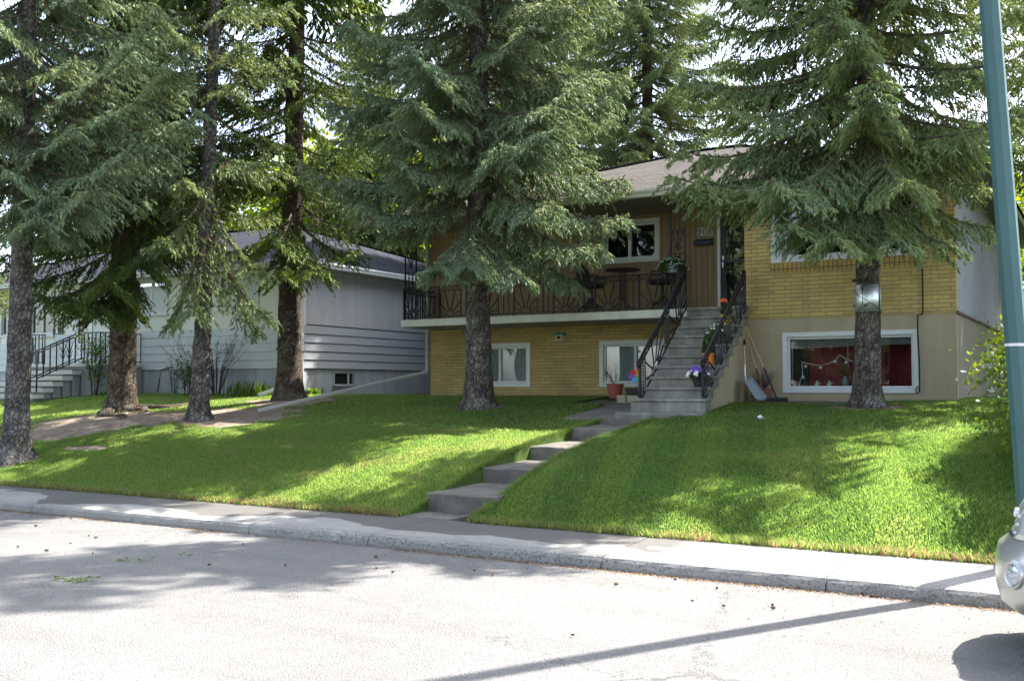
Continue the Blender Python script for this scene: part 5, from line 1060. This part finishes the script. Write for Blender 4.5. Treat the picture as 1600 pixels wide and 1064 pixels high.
def step_at(px, x, k):  # point on the tread of step k
    p = atX(px, 560, x); return np.array([x, y0 + k * tr + .12, z0 + k * rise])
y0, z0, tr, rise = 14.87, 1.425, 2.26 / 9, (3.0 - 1.425) / 9
def on_step(px, k, yoff=.12): y = y0 + k * tr + yoff; p = atY(px - 4, 560, y); return np.array([p[0], y, z0 + k * rise])
c = on_step(1096, 1, .13); t = pot("flower_pot", "black pot of white and purple pansies on a lower stair beside the right handrail", c, .10, .14, M['blackplastic'])
leaves(t, c + [0, 0, .17], 700, .14, .11, PL_G, .026, seed=6); blossoms(t, c + [0, 0, .19], 34, .20, .12, WH, .026, seed=7); blossoms(t, c + [0, 0, .26], 26, .15, .09, PU, .026, seed=8)
c = on_step(1111, 3, .13); t = pot("flower_pot", "orange pot with upright green grass leaves on the middle of the stairs", c, .088, .17, M['orange'], .85)
leaves(t, c + [0, 0, .3], 220, .09, .18, PL_D, .06, seed=9, up=2.5)
c = on_step(1125, 5, .12); t = pot("flower_pot", "dark pot of trailing white and orange flowers, between the orange and the yellow pot", c, .09, .12, M['blackplastic'])
leaves(t, c + [0, 0, .20], 700, .16, .17, PL_G, .026, seed=10, droop=.3); blossoms(t, c + [0, 0, .22], 22, .18, .18, WH, .016, seed=11); blossoms(t, c + [-.12, 0, .08], 7, .10, .1, OR, .018, seed=12)
c = on_step(1139, 7, .13); t = pot("flower_pot", "bright yellow pot with a red geranium near the top of the stairs", c, .085, .15, M['yellow'], .85)
leaves(t, c + [0, 0, .24], 260, .1, .12, PL_D, .03, seed=13); blossoms(t, c + [-.04, 0, .40], 30, .07, .05, OR, .022, seed=14)
# left of the stairs
def gpt(px, y, dz=0): p = atY(px, 600, y); p[2] = float(ground_z(p[0], y)) + dz; return p
c = gpt(961, 17.1, .0); c[2] = 1.40; t = pot("flower_pot", "large terracotta pot with a thin leggy plant below the basement window", c, .155, .24, M['terra'], .68, rim=.02)
mb = MB(); V = []; rg = np.random.default_rng(15)
for k in range(9):
    a = rg.uniform(0, 6.28); e = c + np.array([cos(a) * .22, sin(a) * .15, rg.uniform(.42, .62)]); s = c + np.array([0, 0, .22]); mb.tube([s, (s + e) / 2 + [0, 0, .04], e], .003, 4, cap=False)
    for q in np.linspace(.35, 1, 12): p = s + (e - s) * q; d = nrm(rg.normal(0, 1, 3)); u = nrm(np.cross(d, [0, 0, 1.])) * .008; V.append([p - u * 1.8, p + d * .03, p + u * 1.8, p + d * .065])
mb.build("stems", M['twig'], t); soup("leaves", np.array(V), rg.random(len(V)), PL_G, t, nv=4)
c = gpt(975, 16.75, .0); c[2] = 1.30
mb = MB(); mb.box(c[0] - .12, c[0] + .05, c[1] - .06, c[1] + .1, c[2] + .0, c[2] + .155); mb.box(c[0] + .055, c[0] + .42, c[1] - .02, c[1] + .14, c[2], c[2] + .15)
tag(mb.build("stone_block", mat("pale_stone", (.36, .31, .21), .9, .12, 6, .4, 60), base=c, bevel=.012), "pale stone block edging between the terracotta pot and the stairs", "stone block")
c = gpt(1001, 16.9, .0); c[2] = 1.452; t = empty("planter_trough", c, "low black planter trough on the stone block beside the stairs", "planter")
mb = MB(); mb.add([(c[0] - .23, c[1] - .07, c[2]), (c[0] + .25, c[1] - .07, c[2]), (c[0] + .25, c[1] + .07, c[2]), (c[0] - .23, c[1] + .07, c[2]), (c[0] - .27, c[1] - .09, c[2] + .13), (c[0] + .27, c[1] - .09, c[2] + .13), (c[0] + .27, c[1] + .09, c[2] + .13), (c[0] - .27, c[1] + .09, c[2] + .13)], [(0, 1, 5, 4), (1, 2, 6, 5), (2, 3, 7, 6), (3, 0, 4, 7), (0, 3, 2, 1)]); mb.build("trough", M['blackplastic'], t)
MB().box(c[0] - .25, c[0] + .25, c[1] - .078, c[1] + .078, c[2] + .09, c[2] + .1).build("potting_soil", M['woodb'], t)
c = atY(993, 587, 16.88); t = empty("pinwheel", (c[0], c[1], 1.55), "rainbow petal pinwheel stuck in the black trough by the stairs", "pinwheel")
MB().tube([(c[0], c[1] + .02, 1.5), (c[0], c[1] + .02, c[2])], .005, 6).build("stick", M['wood'], t)
cols = [(.75, .22, .02), (.78, .62, .04), (.12, .5, .06), (.06, .28, .75), (.25, .06, .5), (.62, .03, .06)]
for k, cc in enumerate(cols):
    a = radians(70) - k * pi / 3; e = np.array([cos(a), 0, sin(a)]); f = np.array([-sin(a), 0, cos(a)]); pc = c + e * .075; pts = [pc + e * .05 * cos(q) * 1.15 + f * .043 * sin(q) + np.array([0, -.015 * cos(q), 0]) for q in np.linspace(0, 2 * pi, 14, endpoint=False)]
    MB().poly(pts, (0, .003, 0)).build("petal", mat("petal_%d" % k, cc, .4), t)
MB().lathe(c, [(.001, -.03), (.012, -.025), (.012, .0), (.001, .004)], 10, 'y').build("hub", M['yellow'], t)
# bird feeder under the slab
c = atY(875, 523, 17.75); t = empty("bird_feeder", c, "small green roofed bird feeder hanging under the balcony slab", "bird feeder")
mb = MB(); mb.box(c[0] - .07, c[0] + .07, c[1] - .06, c[1] + .06, c[2] - .10, c[2] + .0); mb.box(c[0] - .09, c[0] + .09, c[1] - .08, c[1] + .08, c[2] - .115, c[2] - .1); mb.build("body", M['wood'], t)
MB().add([(c[0] - .1, c[1] - .09, c[2] - .01), (c[0] + .1, c[1] - .09, c[2] - .01), (c[0] + .1, c[1] + .09, c[2] - .01), (c[0] - .1, c[1] + .09, c[2] - .01), (c[0] - .1, c[1], c[2] + .06), (c[0] + .1, c[1], c[2] + .06)], [(0, 1, 5, 4), (2, 3, 4, 5), (0, 4, 3), (1, 2, 5), (0, 3, 2, 1)]).build("roof", mat("feeder_green", (.06, .19, .12), .6), t)
MB().tube([c + [-.04, 0, .05], c + [0, 0, .12], (c[0], c[1], 2.845)], .003, 4).build("wire", M['ironf'], t)
MB().box(c[0] - .04, c[0] + .04, c[1] - .063, c[1] - .059, c[2] - .08, c[2] - .03).build("opening", M['black'], t)
# house number and mailbox
def px_w(px, py): return atY(px, py, YW - .02)
pl = [px_w(1088, 369), px_w(1115, 368), px_w(1112, 356), px_w(1091, 356)]
HN = empty("house_number", pl[0], "pale shield shaped house number plate reading 908 beside the door", "house number"); MB().poly(pl, (0, .015, 0)).build("plate", mat("plate_stone", (.50, .49, .45), .6, .06, 20), HN, bevel=.003)
def strokes(cx, cz, h, kind):
    S_ = []
    if kind == '0': S_.append([(cx + h * .30 * cos(a), cz + h * .5 * sin(a)) for a in np.linspace(0, 2 * pi, 17)])
    if kind == '8': S_.append([(cx + h * .2 * cos(a), cz + h * .26 + h * .22 * sin(a)) for a in np.linspace(0, 2 * pi, 13)]); S_.append([(cx + h * .27 * cos(a), cz - h * .24 + h * .26 * sin(a)) for a in np.linspace(0, 2 * pi, 13)])
    if kind == '9': S_.append([(cx + h * .24 * cos(a), cz + h * .22 + h * .26 * sin(a)) for a in np.linspace(0, 2 * pi, 13)]); S_.append([(cx + h * .24, cz + h * .25), (cx + h * .20, cz - h * .1), (cx + h * .02, cz - h * .42), (cx - h * .22, cz - h * .50), (cx - h * .30, cz - h * .36)])
    return [[(x + (z - cz) * .18, z) for x, z in s] for s in S_]
pc = sum(pl) / 4; hh_ = (pl[3][2] - pl[0][2]) * .70
for ch, dx in (('9', -.105), ('0', 0), ('8', .10)):
    mb = MB()
    for s in strokes(pc[0] + dx, pc[2], hh_, ch): mb.tube([(x, YW - .026, z) for x, z in s], .0075, 5)
    mb.build("digit", M['black'], HN)
q0, q1 = px_w(1086, 385), px_w(1114, 373); MBx = empty("mailbox", q0, "flat dark navy mailbox on the board wall under the number plate", "mailbox")
mb = MB(); mb.box(q0[0], q1[0], YW - .11, YW - .002, q0[2], q1[2] - .03); mb.build("box", mat("mailbox_navy", (.015, .018, .03), .35), MBx, bevel=.01)
MB().add([(q0[0] - .006, YW - .12, q1[2] - .045), (q1[0] + .006, YW - .12, q1[2] - .045), (q1[0] + .006, YW - .002, q1[2]), (q0[0] - .006, YW - .002, q1[2]), (q0[0] - .006, YW - .12, q1[2] - .035), (q1[0] + .006, YW - .12, q1[2] - .035), (q1[0] + .006, YW - .002, q1[2] + .01), (q0[0] - .006, YW - .002, q1[2] + .01)], [(0, 1, 2, 3), (4, 7, 6, 5), (0, 4, 5, 1), (1, 5, 6, 2), (2, 6, 7, 3), (3, 7, 4, 0)]).build("lid", mat("mailbox_navy", (.015, .018, .03), .35), MBx)
# right of the stairs: shovel, two poles, pot
zg = 1.36
def floorp(px, y): p = atY(px, 600, y); p[2] = zg; return p
f0 = floorp(1178, 16.95); t0_ = atX(1161, 535, -5.36); SH = empty("snow_shovel", f0, "grey snow shovel with black grip leaning on the stair side wall", "shovel")
tp = np.array([-5.38, 16.85, atX(1161, 531, -5.38)[2]]); md_ = np.array([-5.33, 16.72, atX(1164, 590, -5.33)[2]])
MB().tube([tp + (md_ - tp) * .12, md_ + (tp - md_) * .02], .014, 8).build("handle", M['wood'], SH); MB().tube([tp, tp + (md_ - tp) * .14], .021, 8).build("grip", M['rubber'], SH); 
MB().tube([md_ + (tp - md_) * .35, md_ + (tp - md_) * .05, md_ + np.array([.02, -.01, -.05])], .016, 6).build("ferrule", M['steel'], SH)
e0_, e1_ = md_ + np.array([.02, -.02, -.03]), np.array([-5.02, 16.6, zg + .02]); dv = e1_ - e0_; sdv_ = np.array([.25, .35, 0]); mb = MB()
for i in range(6):
    q = i / 5; cpt = e0_ + dv * q; w = .13 + .04 * q
    for j in range(5): s = (j - 2) / 2; mb.v.append(tuple(cpt + nrm(np.array([.35, 1., 0])) * s * w + np.array([0, -.0, .07 * s * s * (1 - .3 * q)])))
mb.f = [(i * 5 + j, i * 5 + j + 1, (i + 1) * 5 + j + 1, (i + 1) * 5 + j) for i in range(5) for j in range(4)]; mb.build("blade", M['greyplastic'], SH, solid=.008, smooth=True)
for (px0, py0, px1, py1, nm, lab) in ((1160, 502, 1195, 612, "rake", "wooden handled rake leaning in the corner, steeper of the two poles"), (1161, 500, 1214, 615, "push_broom", "wooden handled push broom leaning in the corner, flatter of the two poles")):
    a = np.array(atY(px0, py0, 17.22)); yb_ = 16.75 if nm == "rake" else 16.65; b = atY(px1, py1, yb_); b[2] = zg + .05; t = empty(nm, b, lab, "tool")
    MB().tube([a, a + (b - a) * .62], .013, 8).build("handle", M['wood'], t); MB().tube([a + (b - a) * .62, b], .016, 8).build("socket", M['blackplastic'] if nm != "rake" else M['woodb'], t)
    if nm == "rake":
        mb = MB(); mb.bar(b + [-.12, 0, .0], b + [.12, 0, 0], .02)
        for i in range(9): x = -.12 + .03 * i; mb.bar(b + [x, 0, 0], b + [x, -.02, -.05], .006)
        mb.build("rake_head", M['steel'], t)
    else: MB().bar(b + [-.17, -.02, .0], b + [.17, .02, 0], .05, .05).build("brush_head", M['blackplastic'], t); MB().bar(b + [-.17, -.02, -.03], b + [.17, .02, -.03], .06, .05).build("bristles", M['rubber'], t)
c = floorp(1193, 17.08); t = pot("flower_pot", "brown terracotta pot with dry dead twigs behind the leaning tools", c, .14, .2, M['terrab'], .7)
mb = MB(); rg = np.random.default_rng(17)
for k in range(60): a = rg.uniform(0, 6.28); q = rg.uniform(.05, .24); s = c + np.array([0, 0, .18]); mb.tube([s, c + np.array([cos(a) * q * .6, sin(a) * q * .5, .34]), c + np.array([cos(a) * q, sin(a) * q * .6, rg.uniform(.4, .56)])], [.004, .003, .002], 3, cap=False)
mb.build("dead_twigs", mat("dead_plant", (.09, .05, .045), .9), t)
# metal band on the right spruce, with its cord
bz = atY(1358, 467, 15.93)[2]; bh = .205; rt_ = .188; cx, cy = -3.2 + .01 * (bz - 1.3), 15.93
t = empty("metal_band", (cx, cy, bz), "shiny sheet metal band nailed round the right spruce trunk", "metal band")
mb = MB(); mb.lathe((cx, cy, bz), [(rt_, -bh), (rt_ + .006, 0), (rt_ - .004, bh)], 40); mb.build("sheet", M['steel'], t, smooth=True, solid=.004)
mb = MB()
for s in (1,): mb.tube([(cx + (rt_ + .006) * cos(a), cy + (rt_ + .012) * sin(a), bz + s * (.14 - .30 * (q / 14))) for q, a in enumerate(np.linspace(-2.9, -.4, 15))], .004, 4)
mb.tube([(cx + (rt_ + .012) * cos(-.35), cy + (rt_ + .012) * sin(-.35), bz + z) for z in (.22, .0, -.3, -.6)], .008, 4); mb.build("cord", M['rubber'], t)
# short white downspout end at the left house corner
a = atY(405, 617, 16.9); b = atY(431, 608, 17.0); tag(MB().bar(a, b, .10, .07).build("drain_pipe", M['white'], base=a, bevel=.008), "short bright white drain pipe end left of the corner spruce", "drain pipe")

# ================================================================== shrubs
def twig_shrub(name, label, base, H, n, seed, spread=.6, leafn=0, m=None, leaf=.02, mtwig=None):
    rg = np.random.default_rng(seed); t = empty(name, base, label, "shrub"); mb = MB(); base = np.array(base); E = []
    for k in range(n):
        a = rg.uniform(0, 6.28); r = rg.uniform(.2, 1) * spread; h = H * rg.uniform(.6, 1); s = base + np.array([cos(a) * .06, sin(a) * .06, 0]); e = base + np.array([cos(a) * r, sin(a) * r, h]); md = (s + e) / 2 + np.array([-cos(a) * r * .15, -sin(a) * r * .15, .05])
        mb.tube([s, md, e], [.009, .006, .002], 4, cap=False); E += [md, e]
        for j in range(5):
            q = rg.uniform(.35, .95); p = md + (e - md) * q if q > .5 else s + (md - s) * (q + .3); f = p + nrm(e - md) * .12 + rg.normal(0, .11, 3) + [0, 0, .06]; mb.tube([p, f], [.004, .0015], 3, cap=False); E.append(f)
    mb.build("twigs", mtwig or mat("bare_twigs", (.085, .06, .05), .9), t)
    if leafn:
        E = np.array(E); k = rg.integers(0, len(E), leafn); P = E[k] + rg.normal(0, .05, (leafn, 3)); P[:, 2] -= rg.random(leafn) * .25 * H * 0; d = nrm(rg.normal(0, 1, (leafn, 3))); u = nrm(np.cross(d, rg.normal(0, 1, (leafn, 3)))); s = leaf * rg.uniform(.6, 1.3, leafn)[:, None]
        soup("leaves", np.stack([P - d * s, P + u * s * .5, P + d * s, P - u * s * .5], 1), rg.random(leafn), m or PL_G, t, nv=4)
    return t
def on_wall_ground(px, y): p = atY(px, 600, y); return (p[0], y, float(ground_z(p[0], y)) - .02)
twig_shrub("bare_shrub", "large bare shrub of fine brown twigs behind the slim leaning spruce", on_wall_ground(338, 17.6), 1.55, 34, 1, .85, 90, PL_D)
twig_shrub("bare_shrub", "bare shrub leaning left over the foundation wall, beside the slim spruce", on_wall_ground(308, 17.4), 1.3, 20, 7, .9, 160, PL_D)
twig_shrub("small_shrub", "small twiggy sapling alone before the pale foundation wall", on_wall_ground(272, 17.5), .85, 8, 2, .28, 30, PL_D)
twig_shrub("leafy_shrub", "tall leafy green shrub beside the left porch landing", on_wall_ground(148, 16.7), 1.35, 20, 3, .38, 1300, PL_G, .03)
twig_shrub("leafy_shrub", "small dark leafy shrub right behind the slim spruce trunk", on_wall_ground(293, 17.0), .75, 16, 4, .35, 700, PL_D, .03)
def clump(name, label, base, n, H, r, seed, m, w=.012):
    rg = np.random.default_rng(seed); t = []; V = []; base = np.array(base)
    for k in range(n):
        a = rg.uniform(0, 6.28); q = rg.uniform(0, r); s = base + np.array([cos(a) * q, sin(a) * q * .5, 0]); b_ = rg.uniform(0, 6.28); l = rg.uniform(.15, .5) * H; e = s + np.array([cos(b_) * l, sin(b_) * l, H * rg.uniform(.6, 1)]); md = s + (e - s) * .5 + [0, 0, .12 * H]; u = np.array([-sin(b_), cos(b_), 0]) * w
        V += [[s - u, s + u, md + u * .8, md - u * .8], [md - u * .8, md + u * .8, e + u * .1, e - u * .1]]
    return tag(soup(name, np.array(V), rg.random(len(V)), m, base=base, nv=4), label, "plant")
clump("iris_clump", "dense clump of narrow iris leaves at the foot of the cream wall", on_wall_ground(385, 17.4), 200, .42, .75, 5, PL_G, .014)
clump("leafy_clump", "low broad leaved plant clump right of the corner spruce", on_wall_ground(487, 17.6), 60, .24, .3, 6, PL_G, .03)
clump("leafy_clump", "tiny leafy clump at the foot of the porch side wall", on_wall_ground(178, 16.9), 70, .16, .45, 8, PL_G, .02)
p0_, p1_ = atY(270, 573, 18.2), atY(266, 614, 17.9)
tag(MB().tube([p0_, atY(252, 578, 18.2), atY(249, 595, 18.1), atY(246, 612, 17.9)], .015, 6).build("garden_hose", M['rubber'], base=p0_, smooth=True), "short dark hose hanging from the foundation wall behind the left spruces", "hose")

# ================================================================== the parked car
CX, CY = -.68, 7.2   # nose, centre line
CAR = empty("parked_car", (CX + 2.2, CY, 0), "silver car parked at the curb, only its rounded nose in frame", "car")
SIL = mat("silver_paint", (.55, .55, .53), .28, .03, 3, metal=.65, spec=.6); 
def slice_loop(xf, xr, hw, z, n=56, pf=.62, bow=.12):
    L_ = xr - xf; out = []
    for k in range(n):
        a = 2 * pi * k / n; cx_, sy_ = cos(a), sin(a); ex = 3.0
        x = math.copysign(abs(cx_) ** (2 / ex), cx_); y = math.copysign(abs(sy_) ** (2 / ex), sy_)
        xx = xf + L_ / 2 + x * L_ / 2; yy = y * hw
        fr = max(0, 1 - (xx - xf) / 1.0); xx += bow * fr * (abs(y) ** 2.2)
        out.append((CX + xx, CY + yy, z))
    return out
lv = [(.10, 4.5, .78, .24), (.03, 4.55, .86, .30), (0, 4.6, .90, .42), (0, 4.6, .91, .56), (.02, 4.6, .915, .64), (.09, 4.58, .915, .69), (.12, 4.57, .92, .74), (.14, 4.55, .92, .86), (.20, 4.53, .90, .95), (.34, 4.5, .86, 1.01), (.75, 4.45, .78, 1.06), (1.1, 4.4, .70, 1.09)]
mb = MB(); n = 56
for xf, xr, hw, z in lv: mb.v += slice_loop(xf, xr, hw, z)
mb.f = [(i * n + k, i * n + (k + 1) % n, (i + 1) * n + (k + 1) % n, (i + 1) * n + k) for i in range(len(lv) - 1) for k in range(n)] + [tuple(range(n))[::-1], tuple((len(lv) - 1) * n + k for k in range(n))]
mb.build("body", SIL, CAR, smooth=True)
mb = MB(); lv2 = [(1.15, 4.35, .80, 1.0), (1.35, 4.3, .78, 1.2), (1.75, 4.2, .70, 1.5), (2.0, 4.05, .64, 1.6), (2.3, 3.8, .5, 1.64)]
for xf, xr, hw, z in lv2: mb.v += slice_loop(xf, xr, hw, z, bow=.12)
mb.f = [(i * n + k, i * n + (k + 1) % n, (i + 1) * n + (k + 1) % n, (i + 1) * n + k) for i in range(len(lv2) - 1) for k in range(n)] + [tuple((len(lv2) - 1) * n + k for k in range(n))]
mb.build("cabin_glass", mat("car_glass", (.02, .025, .03), .05, spec=.9), CAR, smooth=True)
mb = MB(); lv3 = [(1.80, 4.19, .705, 1.525), (2.0, 4.07, .655, 1.605), (2.3, 3.8, .5, 1.655), (2.7, 3.5, .3, 1.665)]
for xf, xr, hw, z in lv3: mb.v += slice_loop(xf, xr, hw, z, bow=.12)
mb.f = [(i * n + k, i * n + (k + 1) % n, (i + 1) * n + (k + 1) % n, (i + 1) * n + k) for i in range(3) for k in range(n)] + [tuple(3 * n + k for k in range(n))]
mb.build("roof", SIL, CAR, smooth=True)
for s in (-1, 1):
    for xa, xb in ((2.55, 2.5), (3.55, 3.45)): MB().tube([(CX + xa, CY + s * .80, 1.02), (CX + (xa + xb) / 2, CY + s * .775, 1.28), (CX + xb, CY + s * .71, 1.53)], .028, 6).build("pillar", SIL, CAR)
    for xd in (1.45, 2.52, 3.5): MB().tube([(CX + xd, CY + s * .905, .38), (CX + xd, CY + s * .917, .7), (CX + xd, CY + s * .895, .96)], .006, 4).build("door_seam", M['blackplastic'], CAR)
for sx_ in (.85, 3.65):
    for s in (-1, 1):
        yy = CY + s * .80; w = MB().lathe((CX + sx_, yy, .33), [(.10, -.10), (.30, -.11), (.33, -.08), (.33, .08), (.30, .11), (.10, .10)], 28, 'y').build("wheel", M['rubber'], CAR, smooth=True)
        MB().lathe((CX + sx_, yy, .33), [(.001, s * .085), (.06, s * .10), (.12, s * .09), (.20, s * .105), (.215, s * .11)], 20, 'y').build("rim", M['steel'], w)
        MB().lathe((CX + sx_, CY + s * .86, .36), [(.34, -.06), (.40, -.06), (.40, .062), (.34, .062)], 28, 'y').build("wheel_arch", M['blackplastic'], CAR)
def nose_point(y, z, out=0):
    """point on the car's front at lateral offset y and height z"""
    zs = [l[3] for l in lv]; xf = np.interp(z, zs, [l[0] for l in lv]); hw = np.interp(z, zs, [l[2] for l in lv]); q = min(.999, abs(y) / hw); r_ = 2.28 * (1 - (1 - q ** 3) ** (1 / 3))
    x = xf + r_ + .12 * max(0, 1 - r_) * q ** 2.2
    return np.array([CX + x - out, CY + y, z])
def nose_normal(y, z): a = nose_point(y - .02, z); b = nose_point(y + .02, z); c = nose_point(y, z + .03) - nose_point(y, z - .03); n_ = nrm(np.cross(c, b - a)); return n_ if n_[0] < 0 else -n_
def dish(c, n_, prof, k=24):
    a = nrm(np.cross(n_, [0, 0, 1.])); b = np.cross(n_, a); mb = MB()
    for r, h in prof: mb.v += [tuple(c + n_ * h + (a * cos(t) + b * sin(t)) * r) for t in np.linspace(0, 2 * pi, k, endpoint=False)]
    mb.f = [(i * k + j, i * k + (j + 1) % k, (i + 1) * k + (j + 1) % k, (i + 1) * k + j) for i in range(len(prof) - 1) for j in range(k)]; return mb
for s in (-1, 1):
    mb = MB(); U = np.linspace(.34, .70, 9); Z = np.linspace(.70, .93, 6)
    for z in Z:
        for u in U: mb.v.append(tuple(nose_point(s * (u + (z - .7) * .12), z - (u - .5) * .0 , .022)))
    mb.f = [(i * 9 + j, i * 9 + j + 1, (i + 1) * 9 + j + 1, (i + 1) * 9 + j) for i in range(5) for j in range(8)]
    hl = mb.build("headlight", mat("headlight_lens", (.62, .66, .70), .06, metal=.35, spec=1), CAR, smooth=True, solid=.02)
    for yy, zz, r in ((.44, .85, .055), (.55, .77, .05)):
        dish(nose_point(s * yy, zz, .0), nose_normal(s * yy, zz), [(r, .028), (r * .8, .034), (r * .3, .028), (.001, .03)], 16).build("lamp", M['steel'], hl, smooth=True)
    c = nose_point(s * .47, .50); nn = nose_normal(s * .47, .50)
    f = dish(c, nn, [(.088, -.02), (.085, .012), (.075, .018), (.062, .004), (.055, .0)]).build("fog_lamp", SIL, CAR, smooth=True, label="round fog lamp in the bumper")
    dish(c, nn, [(.056, .004), (.04, .010), (.001, .012)]).build("lens", mat("fog_lens", (.5, .55, .6), .08, metal=.5, spec=1), f, smooth=True)
mb = MB()
for z in (.72, .77, .82): mb.tube([nose_point(y, z, .0) for y in np.linspace(-.30, .30, 9)], .009, 6)
mb.build("grille", M['steel'], CAR, smooth=True); c = nose_point(-.47, .80, .035); 
MB().tube([nose_point(y, .70, .004) for y in np.linspace(-.8, .8, 21)], .008, 6).build("bumper_seam", M['blackplastic'], CAR)
dish(nose_point(-.16, .83), nose_normal(-.16, .83), [(.03, -.01), (.03, .012), (.022, .02), (.001, .022)], 16).build("emblem", M['steel'], CAR, smooth=True)
